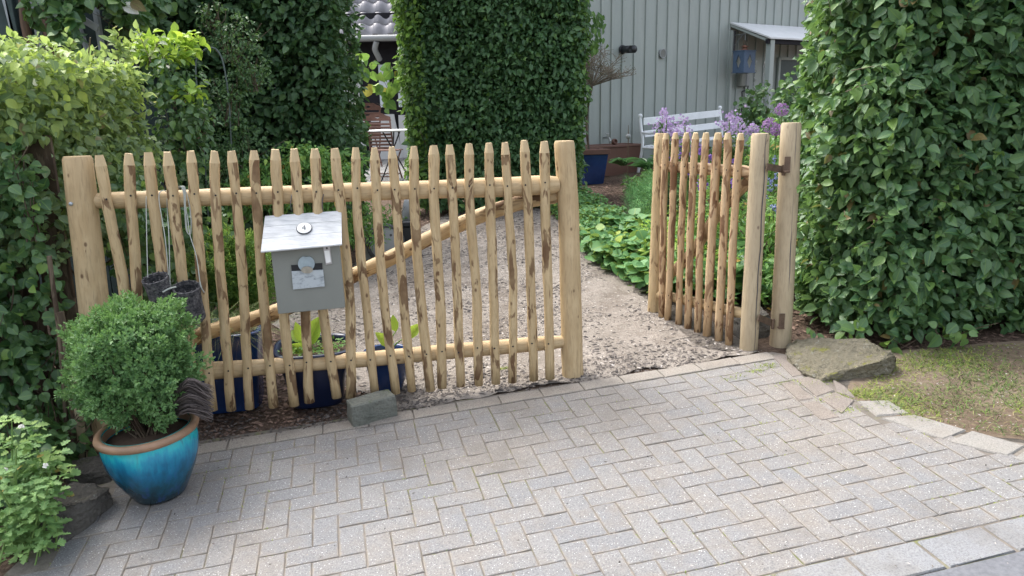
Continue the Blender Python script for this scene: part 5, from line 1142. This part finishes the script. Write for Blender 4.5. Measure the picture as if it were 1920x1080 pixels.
# bench (follows the slope, parallel to the wall)
BE = (WE+UP*.055).normalized(); BU = UP; bo = .62
bL = PL(1206,222, tuple(W0+WN*bo), tuple(WN)); bR = PL(1350,209, tuple(W0+WN*bo), tuple(WN)); blen = (bR-bL).dot(BE)
bn = thing('garden_bench', 'white garden bench with wide back slats against the shed wall', 'bench', tuple(on(bL.x, bL.y)))
def BP(s_, z, off): return bL+BE*s_+UP*z+WN*off
dn = (bL.z-WP(1212,244,bo).z); seatz = -.40
for z, h_ in ((-.045,.105),(-.225,.095)):
    mb = MB(); mb.box(BP(blen/2, z, .0+(-z)*.15), (blen, .022, h_), (BE, WN, UP), bev=.006); mb.build('back_slat', MT['white_paint'], bn)
for k in range(4):
    mb = MB(); mb.box(BP(blen/2, seatz+.004*k, .09+k*.105), (blen+.02, .092, .022), (BE, WN, UP), bev=.006); mb.build('seat_slat', MT['white_paint'], bn)
for s_ in (-.03, blen+.03):
    mb = MB(); base = BP(s_, seatz-.44, .0)
    mb.tube(curve([BP(s_, .0, -.03), BP(s_, -.15, -.005), BP(s_, seatz+.02, .03), BP(s_, seatz-.42, -.06)], 5), .022, 10); mb.lathe(BP(s_, .0, -.03), [(.001,.07),(.022,.064),(.032,.045),(.03,.025),(.015,.008),(.02,.0)], 16); mb.build('back_post', MT['white_paint'], bn)
    mb = MB(); mb.tube(curve([BP(s_, -.20, .02), BP(s_, -.21, .18), BP(s_, -.20, .36), BP(s_, -.27, .46), BP(s_, seatz, .43), BP(s_, seatz-.42, .46)], 5), .02, 10); mb.build('arm_and_front_leg', MT['white_paint'], bn)
    mb = MB(); mb.tube([BP(s_, seatz-.02, .03), BP(s_, seatz-.02, .44)], .018, 8); mb.build('seat_rail', MT['white_paint'], bn)

# planters by the wall, tap, ball
def planter_prism(name, label, c, ex_, ey_, lx_, ly_, h, tap, mat, rimmat, rimh=.035, rimo=.02):
    root = thing(name, label, 'planter', tuple(c)); mb = MB(); A = []
    for z, k in ((0, tap), (h, 1.)):
        A += [c+ex_*(a*lx_/2*k)+ey_*(b*ly_/2*k)+UP*z for a, b in ((-1,-1),(1,-1),(1,1),(-1,1))]
    mb.add(A, [(0,1,2,3)]+[(i,(i+1)%4,(i+1)%4+4,i+4) for i in range(4)]+[(4,5,6,7)]); mb.build('box', MT[mat], root)
    mb = MB()
    for a, b in ((0,-1),(0,1)): mb.box(c+ey_*(b*ly_/2)+UP*(h+rimh/2-.02), (lx_+2*rimo, rimo*2, rimh), (ex_, ey_, UP), bev=.006)
    for a in (-1, 1): mb.box(c+ex_*(a*lx_/2)+UP*(h+rimh/2-.022), (rimo*2-.002, ly_-rimo*2-.004, rimh), (ex_, ey_, UP), bev=.006)
    mb.build('rim', MT[rimmat], root); return root
c = PL(1150,318, tuple(W0+WN*.5), tuple(WN)); s_ = (c-W0).dot(WE)
pt_ = WP(1150,274,.5).z; g_ = WL(s_, 0, .30); g_.z = gz(g_.x, g_.y); planter_prism('long_planter', 'long brown plastic planter against the shed wall left of the bench', g_, WE, WN, 1.15, .40, pt_-g_.z, .88, 'terracotta_plastic', 'terracotta_plastic')
c = G(1113,350); g_ = on(1.13, 10.75); top = D(1113,285,10.5).z; planter_prism('tall_planter', 'tall blue planter with a brown rim holding a bare standard tree', g_, Vector((.97,.25,0)), Vector((-.25,.97,0)), .37, .34, top-g_.z-.02, .72, 'blue_glaze', 'terracotta_plastic', .07, .022)
tr = thing('standard_tree', 'small bare standard tree with a round twiggy crown in the tall blue planter', 'tree', tuple(g_+UP*.5))
mb = MB(); top_ = D(1109,162,10.75); b0_ = g_+UP*(top-g_.z-.1)+Vector((-.03,0,0)); mb.tube(curve([b0_, D(1100,230,10.75), D(1104,190,10.75), top_], 5), [.018]*6+[.016]*6+[.02,.024,.026,.022], 8, lump=.2); mb.build('trunk', MT['bark_stem'], tr)
mb = MB(); tips = []
for k in range(60):
    a = random.uniform(0, 6.28); el_ = random.uniform(.15, 1.45); L = random.uniform(.34,.62); dv = Vector((math.cos(a)*math.cos(el_), math.sin(a)*math.cos(el_)*.8, math.sin(el_)*.85)); e = top_+dv*L+UP*.02; m_ = top_.lerp(e, .5)+Vector((random.gauss(0,.02), random.gauss(0,.02), .02)); mb.tube([top_, m_, e], [.006,.004,.0015], 5)
    for j in range(12):
        f = random.uniform(.35,1); q_ = m_.lerp(e, (f-.35)/.65); e2_ = q_+Vector((random.gauss(0,.075), random.gauss(0,.07), random.uniform(-.01,.11))); mb.tube([q_, e2_], [.003,.0014], 4); tips.append(tuple(e2_))
mb.build('crown_twigs', MT['twig_grey'], tr, fix=False); tips = np.array(tips); tips = tips[rng.random(len(tips)) < .5]
leaves('buds', 'brown_stem_leaf', tips, rng.normal(0,1,tips.shape), rng.normal(0,1,tips.shape), np.full(len(tips), .022), .5, T_OV2, tr)
tp_ = thing('water_tap', 'small metal tap on the shed wall above the planter', 'tap', tuple(WP(1137,256))); c = WP(1135,258,.05)
mb = MB(); mb.tube([c-WN*.05, c+WN*.05], .013, 8); mb.tube(curve([c+WN*.04, c+WN*.09+UP*-.005, c+WN*.11-UP*.05], 4), .012, 8); mb.build('spout', MT['steel'], tp_)
mb = MB(); mb.tube([c+WN*.05, c+WN*.05+UP*.06], .007, 8); mb.tube([c+WN*.05+UP*.06-WE*.03, c+WN*.05+UP*.06+WE*.03], .006, 8); mb.build('handle', MT['steel'], tp_)
c = PL(1152,266, tuple(W0+WN*.35), tuple(WN)); mb = MB(); mb.lathe(c, [(.001,-.05),(.035,-.036),(.05,0),(.04,.03),(.025,.036),(.03,.02),(.001,.0)], 20, ax=(Vector((.8,.5,.2)).normalized(), Vector((-.3,.2,.9)).normalized(), Vector((.45,-.85,.3)).normalized())); tag(mb.build('small_pot', MT['terracotta_plastic'], None, org=tuple(c)), 'small dark round pot lying on the edge of the long brown planter', 'pot')
sk = thing('garden_ornament', 'thin rusty rod with a silvery ball in front of the long brown planter', 'garden ornament', tuple(on(1.6,10.4)))
a = D(1178,256,10.4); mb = MB(); mb.lathe(a-UP*.035, [(.001,0),(.025,.01),(.036,.035),(.025,.06),(.001,.07)], 18); mb.build('ball', MT['grey_plastic'], sk); mb = MB(); mb.tube([a+UP*.03, a+UP*.15], [.006,.002], 6); mb.tube([a-UP*.03, Vector((a.x+.0,a.y,gz(a.x,a.y)))], .006, 6); mb.build('rod', MT['rust_metal'], sk)

# ================================================================== HOUSE, PATIO CHAIRS
HY = 16.0; ho = thing('timber_house', 'black timber framed house with grey pantiles in the gap between the hedges', 'house', tuple(on(-2.5,HY)))
mb = MB(); mb.box(Vector((-2.6, HY+.2, 1.9)), (8.4,.3,3.2)); mb.build('wall', MT['timber_black'], ho)
hx_ = lambda u: D(u, 200, HY).x; hz = lambda v: D(735, v, HY).z
def hpanel(u0, u1, v0, v1, mat='white_render', off=.03, name='infill_panel', par=ho):
    mb = MB(); mb.box(Vector(((hx_(u0)+hx_(u1))/2, HY+.05-off, (hz(v0)+hz(v1))/2)), (abs(hx_(u1)-hx_(u0)), .04, abs(hz(v0)-hz(v1))), bev=.004); return mb.build(name, MT[mat], par)
wn_ = hpanel(711, 735, 118, 204, 'timber_black', .03, 'window'); hpanel(713.5, 732.5, 121, 201, 'glass', .055, 'pane', wn_)
wn_ = hpanel(746, 786, 172, 204, 'timber_black', .03, 'window'); hpanel(748, 783, 175, 201, 'glass', .055, 'pane', wn_)
for k in range(-5, 8):
    u0 = 690+k*52
    if not (k == 0): hpanel(u0+4, u0+44, 216, 330)
mb = MB(); P = [Vector((hx_(u), HY-.01, hz(v))) for u, v in ((694,214),(738,214),(756,330),(694,330))]; mb.prism(P, Vector((0,.05,0))); mb.build('infill_panel', MT['white_render'], ho)
for k in range(-4, 7):
    if k != 0: hpanel(696+k*52, 730+k*52, 120, 200)
rf = bpy.data.objects.new('roof', None); COL.objects.link(rf); 
rf.parent = ho; rf.location = (0,0,0); rf['_o'] = ho['_o']
ev = hz(72); RA = R(42); RD = Vector((0, math.cos(RA), math.sin(RA))); RN = Vector((0, -math.sin(RA), math.cos(RA)))
nxt = 10; tw_, tl_ = .30, .36; tv = []; 
for iy, (yy, zz) in enumerate(((0,0),(tl_+.06,0))):
    for ix in range(nxt+1):
        x = ix/nxt; prof_ = .035*math.sin(x*2*math.pi+.4)+.012; tv.append((x*(tw_+.02), yy, prof_+(.022 if iy == 0 else 0)))
b_n = len(tv); 
for ix in range(nxt+1): x_, y_, z_ = tv[ix]; tv.append((x_, y_, z_-.022))
tf = [(i, i+1, nxt+2+i, nxt+1+i) for i in range(nxt)]+[(i, b_n+i, b_n+i+1, i+1) for i in range(nxt)]
tme = bpy.data.meshes.new('roof_tile'); tme.from_pydata(tv, [], tf); tme.materials.append(MT['roof_tile']); tme.polygons.foreach_set('use_smooth', [True]*len(tf))
ho_o = Vector(ho['_o'])
for i in range(-9, 9):
    for j in range(0, 9):
        o = bpy.data.objects.new('roof_tile', tme); COL.objects.link(o); o.parent = rf
        m = Matrix.Identity(4); c = Vector((-2.62+i*tw_, HY-.35, ev))+RD*(j*tl_)+RN*(random.uniform(0,.004)+.02)
        for r in range(3): m[r][0] = (1,0,0)[r]; m[r][1] = RD[r]; m[r][2] = RN[r]; m[r][3] = (c-ho_o)[r]
        o.matrix_local = m
mb = MB(); mb.prism([Vector((-6.8,HY-.3,ev-.05)), Vector((1.6,HY-.3,ev-.05)), Vector((1.6,HY-.3,ev-.05))+RD*5, Vector((-6.8,HY-.3,ev-.05))+RD*5], -RN*.06); mb.build('roof_deck', MT['timber_black'], ho)
mb = MB(); mb.tube([Vector((-6.8,HY-.45,ev-.03)), Vector((1.6,HY-.45,ev-.03))], .06, 10); mb.build('gutter', MT['grey_plastic'], ho)
mb = MB(); mb.tube(curve([D(706,78,HY-.45), D(703,92,HY-.4), D(709,106,HY-.3), D(712,112,HY-.25)], 5), .055, 12); mb.build('downpipe', MT['grey_plastic'], ho)

def chair(name, label, base, rot, s_=1.0):
    root = thing(name, label, 'chair', tuple(base), 'brown folding slat chairs on the patio'); X = Vector((math.cos(rot), math.sin(rot), 0)); Y = Vector((-X.y, X.x, 0)); m = 'brown_wood'
    at = lambda x, y, z: Vector(base)+X*(x*s_)+Y*(y*s_)+UP*(z*s_)
    lean = lambda z: .10+(z-.45)*.22
    for k in range(8):
        z = .50+k*.052; mb = MB(); mb.box(at(0, lean(z), z), (.40*s_,.012,.032), (X, Y, UP), bev=.003); mb.build('back_slat', MT[m], root)
    mb = MB(); out = [(-.21,0),(-.205,.06),(-.13,.085),(-.08,.115),(.08,.115),(.13,.085),(.205,.06),(.21,0)]; z0_ = .915
    oc = [(-.045,.05),(.0,.075),(.045,.05),(0,.035)]
    P = [at(a, lean(z0_+b), z0_+b) for a, b in out]; Q = [at(a, lean(z0_+b), z0_+b) for a, b in oc]; off = Y*.018
    def plate(off_):
        return [p+off_ for p in P]+[q+off_ for q in Q]
    F_ = [(0,1,8),(1,2,8),(2,3,8),(3,9,8),(3,4,9),(4,10,9),(4,5,10),(5,6,10),(6,7,10),(7,11,10),(7,0,11),(0,8,11)]
    mb.add(plate(off*0), F_); mb.add(plate(off), F_); mb.build('top_rail', MT[m], root)
    for sx_ in (-.19,.19):
        mb = MB(); mb.tube([at(sx_, lean(.97), .97), at(sx_, .10, .45), at(sx_, -.22, .0)], .013*s_, 6); mb.build('leg', MT[m], root)
        mb = MB(); mb.tube([at(sx_*.9, -.26, .44), at(sx_*.9, .22, .0)], .013*s_, 6); mb.build('leg', MT[m], root)
    for k in range(6):
        mb = MB(); mb.box(at(0, -.28+k*.068, .455), (.40*s_,.055,.016), (X, Y, UP), bev=.003); mb.build('seat_slat', MT[m], root)
    mb = MB(); mb.tube([at(-.19,.16,.06), at(.19,.16,.06)], .009, 6); mb.tube([at(-.19,-.16,.08), at(.19,-.16,.08)], .009, 6); mb.build('stretchers', MT[m], root)
    return root
cb = on(D(722,300,12.3).x, 12.3, .10); chair('folding_chair', 'brown folding chair facing away at the round table in the gap between the hedges', cb+UP*(D(722,212,12.3).z-cb.z-1.03), R(168))
cb2 = on(D(692,300,13.1).x, 13.1, .10); chair('folding_chair', 'second brown folding chair half hidden behind the dark hedge edge', cb2+UP*.12, R(200))
tb = thing('round_table', 'round pale table top on thin legs beside the brown chair', 'table', tuple(on(-2.3,12.0,.05))); tc_ = D(735,243.5,11.8)
mb = MB(); mb.lathe(tc_-UP*.02, [(.001,0),(.36,0),(.375,.012),(.36,.024),(.001,.026)], 36); mb.build('table_top', MT['light_stone'], tb)
for k in range(3):
    a = k*2.09+.5; mb = MB(); gz_ = gz(tc_.x, 11.8)+.06; mb.tube([tc_+Vector((math.cos(a)*-.15, math.sin(a)*-.15, -.02)), Vector((tc_.x+math.cos(a)*.28, tc_.y+math.sin(a)*.28, gz_))], .011, 7); mb.build('leg', MT['dark_metal'], tb)
vine('leafy_branch', 'broad translucent green leaves hanging in front of the black house wall', 'branch', [(tuple(D(716,160,9.6)),(.16,.1,.12)), (tuple(D(690,122,9.6)),(.12,.1,.14)), (tuple(D(735,135,9.8)),(.13,.1,.14)), (tuple(D(722,195,9.6)),(.08,.06,.05))], 75, .125, 'fresh_leaf', flatn=(.2,-1,.3), width=.95, ygp=.35, twigs=9)

# ================================================================== FLOWER BED
def bedplants(name, label, polys, n, hmin, hmax, lsize, mat, width, ygp=.06, ns=3.0, seed=0, tm=T_OV3, stems=0, nrm=1.3, cat='ground cover', single=0):
    q = scatter(polys, n); hh_ = hmin+(hmax-hmin)*(.5+.5*noise2(q[:,0], q[:,1], ns, seed)*1.6).clip(0,1)
    k = rng.random(n)**.6; P = np.stack([q[:,0], q[:,1], gza(q[:,0], q[:,1])+hh_*k], 1)
    nn = unit(np.array([0,-.15,nrm])+rng.normal(0,.45,(n,3))); dr = unit(rng.normal(0,1,(n,3))*[1,1,.35]+np.array([0,-.2,-.1])); sz = lsize*(.55+.75*rng.random(n)); yg = np.where(rng.random(n) < ygp, rng.random(n), 0)*(k > .8)
    ob = leaves(name, mat, P, dr, nn, sz, width, tm, None, yg); return tag(ob, label, cat if not ob.get('kind') else None)
T_ROUND = template([.12,.4,.72,.92], [.42,.55,.5,.28], .16, .15)
bedplants('ground_cover', "pale green round leaved plants spilling over the right edge of the path", [(.62,6.9),(.68,6.2),(.92,5.35),(1.02,5.05),(1.5,4.9),(1.65,5.6),(1.3,6.6),(1.1,7.0)], 3400, .10, .30, .078, 'mantle_leaf', 1.15, .10, tm=T_ROUND, seed=2)
bedplants('ground_cover', 'fine cut green foliage along the path behind the middle gate post', [(.38,9.2),(.56,7.8),(.62,6.8),(1.05,6.8),(1.15,7.8),(.9,9.2)], 3600, .10, .26, .05, 'mantle_leaf', .8, .04, seed=5)
bedplants('ground_cover', 'yellow green flowering froth above the round leaved plants', [(1.0,6.0),(1.2,5.5),(1.5,5.5),(1.5,6.3),(1.15,6.5)], 1500, .26, .42, .022, 'lime_leaf', .8, .3, seed=7, tm=T_OV2)
bedplants('ground_cover', 'mixed green foliage of the flower bed behind the narrow gate', [(1.05,5.0),(1.55,4.55),(2.1,5.4),(3.2,7.5),(3.4,9.8),(1.4,9.6),(1.3,7.2)], 8200, .12, .44, .06, 'fresh_leaf', .55, .05, seed=9, tm=T_OV2)
bedplants('ground_cover', 'dark green foliage at the foot of the shed bed', [(1.5,9.0),(3.6,9.0),(4.2,12.6),(3.2,12.4),(1.9,10.8)], 3600, .10, .32, .07, 'fresh_leaf', .45, .04, seed=11, tm=T_OV2)
q = scatter([(1.15,7.0),(1.75,7.0),(1.9,8.6),(1.25,8.6)], 9000); hz_ = rng.random(9000)**.8*.62*(.6+.4*noise2(q[:,0], q[:,1], 4, 3)).clip(.3,1); P = on_pts(q); P[:,2] += hz_
blades('fennel', 'fine_green', P, .085, .0022, .4, None, None, 1.2, kind=None); tag(bpy.data.objects['fennel'], 'feathery bright green fennel behind the flower bed beside the narrow gate', 'plant')
# fern-like tuft, strap leaved hosta
def rosette(label, c, n, L, mat, width=.22, up=.9, name='strap_leaf_plant', tm=T_STRAP, single=True, yg=.1):
    root = thing(name, label, 'plant', tuple(c)); a = rng.random(n)*6.283; e = up*(.5+.7*rng.random(n)); d = unit(np.stack([np.cos(a), np.sin(a), e], 1)); P = np.tile(np.array(c), (n,1))+d*.02+rng.normal(0,.012,(n,3))
    nn = unit(np.stack([-np.cos(a)*e, -np.sin(a)*e, np.ones(n)], 1)); sz = L*(.6+.5*rng.random(n)); leaf_objects(mat, P, d, nn, sz, width, tm, root, np.round(rng.random(n)*yg*4)/4); return root
rosette('large strap leaved plant with arching leaves behind the thick right post of the narrow gate', on(1.55,5.0), 26, .46, 'strap_leaf', .26, 1.3)
rosette('second strap leaved plant deeper in the bed between the narrow gate and the hinge post', on(1.85,5.6), 26, .52, 'strap_leaf', .24, 1.6)
rosette('leafy clump with upright pointed leaves in front of the bench', D(1215,305,9.6)-Vector((0,0,.10)), 24, .24, 'strap_leaf', .2, 1.2)
rosette('leafy clump with pointed leaves in front of the long brown planter', D(1170,305,10.0)-Vector((0,0,.05)), 22, .20, 'strap_leaf', .2, 1.2)
rosette('grassy clump of narrow leaves at the edge of the mulch', on(.98,7.35), 22, .26, 'strap_leaf', .10, 2.2)
def flower_heads(root, cs, n, size, mat, ball=True, r=.04):
    P = []; Dd = []; 
    for c in cs:
        dv = unit(rng.normal(0,1,(n,3))); P.append(np.array(c)+dv*r*(.75+.3*rng.random((n,1)))); Dd.append(dv)
    P = np.concatenate(P); Dd = np.concatenate(Dd); m = len(P); t_ = unit(np.cross(Dd, rng.normal(0,1,(m,3))))
    return leaves('flower_head' if ball else 'blossoms', mat, P, t_*.9+Dd*.5, Dd, np.full(m, size), .7, T_OV2, root, rng.random(m)*.6)
def stalk(root, a, b_, r=.004, name='stem', mat='reed'):
    mb = MB(); mb.tube(curve([a, a.lerp(b_,.5)+Vector((random.gauss(0,.015),0,0)), b_], 4), r, 5); return mb.build(name, MT[mat], root, fix=False)
for (u, v, y, r, lb) in ((1466,206,6.6,.052,'purple globe flower highest beside the tall right hedge'),(1443,236,6.4,.058,'large purple globe flower in front of the square canopy post'),(1412,243,7.0,.05,'pale faded globe flower left of the large purple one'),(1456,244,6.6,.045,'lower purple globe flower touching the large one at its right')):
    c = D(u, v, y); al = thing('allium', lb, 'flower', tuple(on(c.x+.02, y))); flower_heads(al, [tuple(c)], 190, .018, 'allium_petal' if u != 1412 else 'lilac_petal', True, r); stalk(al, on(c.x+.02, y), c, .006)
def rocket(label, heads, y, h0=.9):
    cs = []; root = thing('lilac_flower', label, 'flower', tuple(on(D(heads[0][0], heads[0][1], y).x, y)))
    for u, v, s_ in heads:
        c = D(u, v, y+random.gauss(0,.08)); n = int(36*s_)
        for _ in range(n): cs.append(tuple(c+Vector((random.gauss(0,.034)*s_, random.gauss(0,.05), random.gauss(0,.045)*s_))))
        stalk(root, on(c.x+random.gauss(0,.03), c.y), c, .005)
    cs = np.array(cs); n = len(cs); P = []; Dd = []; Nn = []
    for k in range(4):
        f = unit(np.array([0,-1,.3])+rng.normal(0,.4,(n,3))) if k == 0 else f
        a = np.cross(f, np.tile([.2,.1,1.],(n,1))); a = unit(a); b_ = np.cross(f, a); th_ = k*math.pi/2; P.append(cs); Dd.append(a*math.cos(th_)+b_*math.sin(th_)); Nn.append(f)
    P, Dd, Nn = map(np.concatenate, (P, Dd, Nn)); leaves('petals', 'lilac_petal', P, Dd, Nn, np.full(len(P), .0125), .8, T_FLAT, root, rng.random(len(P))*.7)
    q_ = []
    for u, v, s_ in heads:
        c = D(u, v, y); b0_ = on(c.x, y)
        for _ in range(40): q_.append(tuple(b0_.lerp(c, random.uniform(.2,.9))))
    q_ = np.array(q_); m = len(q_); leaves('foliage', 'ivy_leaf', q_, rng.normal(0,1,(m,3))*[1,.5,.3]+[0,0,-.2], np.tile([0,-.5,1.],(m,1)), np.full(m,.09), .3, T_OV2, root); return root
rocket('lilac flower cluster in front of the left end of the white bench', [(1250,222,1.0),(1240,236,1.2),(1258,240,1.3),(1243,248,1.1),(1268,247,.8),(1243,209,.5),(1256,252,1.2)], 6.9)
rocket('small lilac flower spike in front of the middle of the bench', [(1284,230,.6),(1292,248,.7),(1280,262,.8),(1290,272,.8)], 6.7)
rocket('lilac flower cluster at the right end of the white bench', [(1367,218,.5),(1360,230,1.1),(1378,238,1.2),(1390,245,.8),(1365,243,1.1),(1384,229,.8)], 6.8)
vb = []
for (u, v, y) in ((1258,298,6.5),(1280,290,6.5),(1300,300,6.2),(1314,288,6.4),(1330,297,6.2),(1296,330,6.0),(1318,345,5.8),(1372,305,6),(1374,345,5.8),(1270,275,6.7),(1312,280,6.5),(1340,300,6.3)): vb += [tuple(D(u+random.gauss(0,5), v+random.gauss(0,5), y)) for _ in range(6)]
vb = np.array(vb); n = len(vb); P = np.repeat(vb, 5, 0)+rng.normal(0,.006,(n*5,3)); leaves('violet_flowers', 'violet_petal', P, rng.normal(0,1,(n*5,3)), np.array([0,-1,.4])+rng.normal(0,.5,(n*5,3)), np.full(n*5,.018), .8, T_FLAT); tag(bpy.data.objects['violet_flowers'], 'scattered violet blossoms seen between the pickets of the narrow gate')
vb = []
for (u, v, y) in ((1442,335,5.4),(1450,345,5.3),(1457,330,5.6),(1440,352,5.3),(1448,385,5.0),(1456,392,5.0),(1452,300,6.0),(1435,372,5.2)): vb += [tuple(D(u+random.gauss(0,4), v+random.gauss(0,4), y)) for _ in range(4)]
vb = np.array(vb); n = len(vb); P = np.repeat(vb, 5, 0)+rng.normal(0,.005,(n*5,3)); leaves('blue_flowers', 'blue_petal', P, rng.normal(0,1,(n*5,3)), np.array([0,-1,.4])+rng.normal(0,.5,(n*5,3)), np.full(n*5,.015), .8, T_FLAT); tag(bpy.data.objects['blue_flowers'], 'pale blue blossoms between the narrow gate and the hinge post')
vine('climbing_plant', 'dark leafy plant around the foot of the spiral stakes', 'plant', [(tuple(D(1412,205,11.2)),(.22,.15,.3)), (tuple(D(1435,200,11)),(.15,.12,.35)), (tuple(D(1478,200,8.5)),(.12,.2,.35)), (tuple(D(1470,255,8)),(.2,.3,.3))], 1300, .07, 'ivy_leaf', twigs=18, ygp=.03)
vine('leafy_perennial', 'leafy perennials filling the bed behind the hinge post', 'plant', [(tuple(D(1460,300,7)),(.2,.3,.3)), (tuple(D(1440,270,7.5)),(.2,.3,.25)), (tuple(D(1455,430,5.2)),(.16,.25,.2)), (tuple(D(1440,520,4.9)),(.16,.2,.16)), (tuple(D(1340,430,5.8)),(.35,.3,.22)), (tuple(D(1300,500,5.3)),(.3,.2,.16))], 3600, .055, 'fresh_leaf', flatn=(0,-.3,1), width=.5, ygp=.05, twigs=40, tm=T_OV2)
rs = thing('hanging_shoot', 'light green drooping shoots at the top right corner of the middle hedge', 'branch', tuple(D(1115,60,9.3)))
P = np.array([tuple(D(1112+random.gauss(0,9)+k*.1, 20+random.random()*75, 9.2+random.gauss(0,.1))) for k in range(80)]); m = len(P); leaves('foliage', 'hornbeam_far_leaf', P, np.array([.1,0,-1])+rng.normal(0,.35,(m,3)), np.array([0,-1,.2])+rng.normal(0,.4,(m,3)), np.full(m,.075), .55, T_OV2, rs, rng.random(m)*.5)

# front left plant
fp_ = thing('leafy_plant', 'light green cut leaved plant with white blossoms in the lower left corner', 'plant', tuple(on(-1.95,2.45)))
P = []; Dd = []; Nn = []; Sz = []; Yg = []; mb = MB(); T_CUT = template([.2,.34,.5,.62,.8], [.5,.25,.52,.22,.34], .15, .15)
def spray(c, n, rr, s_, top):
    for _ in range(n):
        a = random.uniform(0, 6.28); d = Vector((math.cos(a), math.sin(a), random.uniform(-.35,.45))).normalized(); P.append(tuple(Vector(c)+d*rr*random.uniform(.1,1))); Dd.append(tuple(d)); Nn.append((random.gauss(0,.25), -.25+random.gauss(0,.25), 1)); Sz.append(s_*random.uniform(.6,1.15)); Yg.append(random.random()*top)
tops = [(22,790),(58,800),(62,830),(98,850),(30,840),(5,830),(95,870),(118,880),(75,870),(10,880),(45,880),(20,930),(60,920),(95,905),(30,965),(70,960),(10,990),(45,1010),(60,1050),(20,1060),(88,990),(-10,900),(-15,970),(95,1010),(62,985)]
for k, (u, v) in enumerate(tops):
    y = 2.52+random.uniform(-.12,.14)+(.12 if v < 900 else 0); c = D(u, v, y); b0_ = on(-1.80+random.gauss(0,.06), 2.55+random.gauss(0,.06)); mb.tube(curve([b0_, b0_.lerp(c,.55)+Vector((random.gauss(0,.02),0,.01)), c], 5), [.0035]*6+[.0028]*4+[.002], 5) if v < 940 else None
    spray(c, 17, .042, .034, .9 if v < 900 else .3)
    for f in (.85,.7,.5): spray(b0_.lerp(c, f), 7, .055, .042, .3)
leaves('foliage', 'cut_leaf', np.array(P), np.array(Dd), np.array(Nn), np.array(Sz), .8, T_CUT, fp_, np.array(Yg)); mb.build('stems', MT['reed'], fp_, fix=False)
for u, v in ((85,873),(9,881),(40,800)):
    c = D(u, v, 2.5); m = 14; leaves('blossom', 'white_petal', np.tile(np.array(c),(m,1)), unit(rng.normal(0,1,(m,3))), rng.normal(0,1,(m,3)), np.full(m,.011), .8, T_FLAT, fp_, kind=None)
vine('ivy', 'shaded ivy and twigs on the ground between the front left plant and the pot', 'ivy', [((-2.15,2.95,.18),(.28,.25,.22)), ((-2.45,2.7,.3),(.3,.3,.35)), ((-2.05,3.2,.25),(.16,.12,.22))], 2300, .045, 'ivy_leaf', twigs=40, ygp=.02)
# a branch of hanging leaves low on the right hedge
vine('hedge_sprig', 'fresh leafy sprig drooping below the right hedge beside the boulder', 'sprig', [(tuple(D(1685,640,3.92)),(.09,.05,.05)), (tuple(D(1790,620,3.86)),(.14,.05,.05)), (tuple(D(1600,622,3.95)),(.16,.05,.04))], 60, .072, 'hornbeam_leaf', flatn=(0,-1,.5), width=.9, ygp=.5, twigs=5)
for ob in bpy.data.objects:
    if '_o' in ob: del ob['_o']
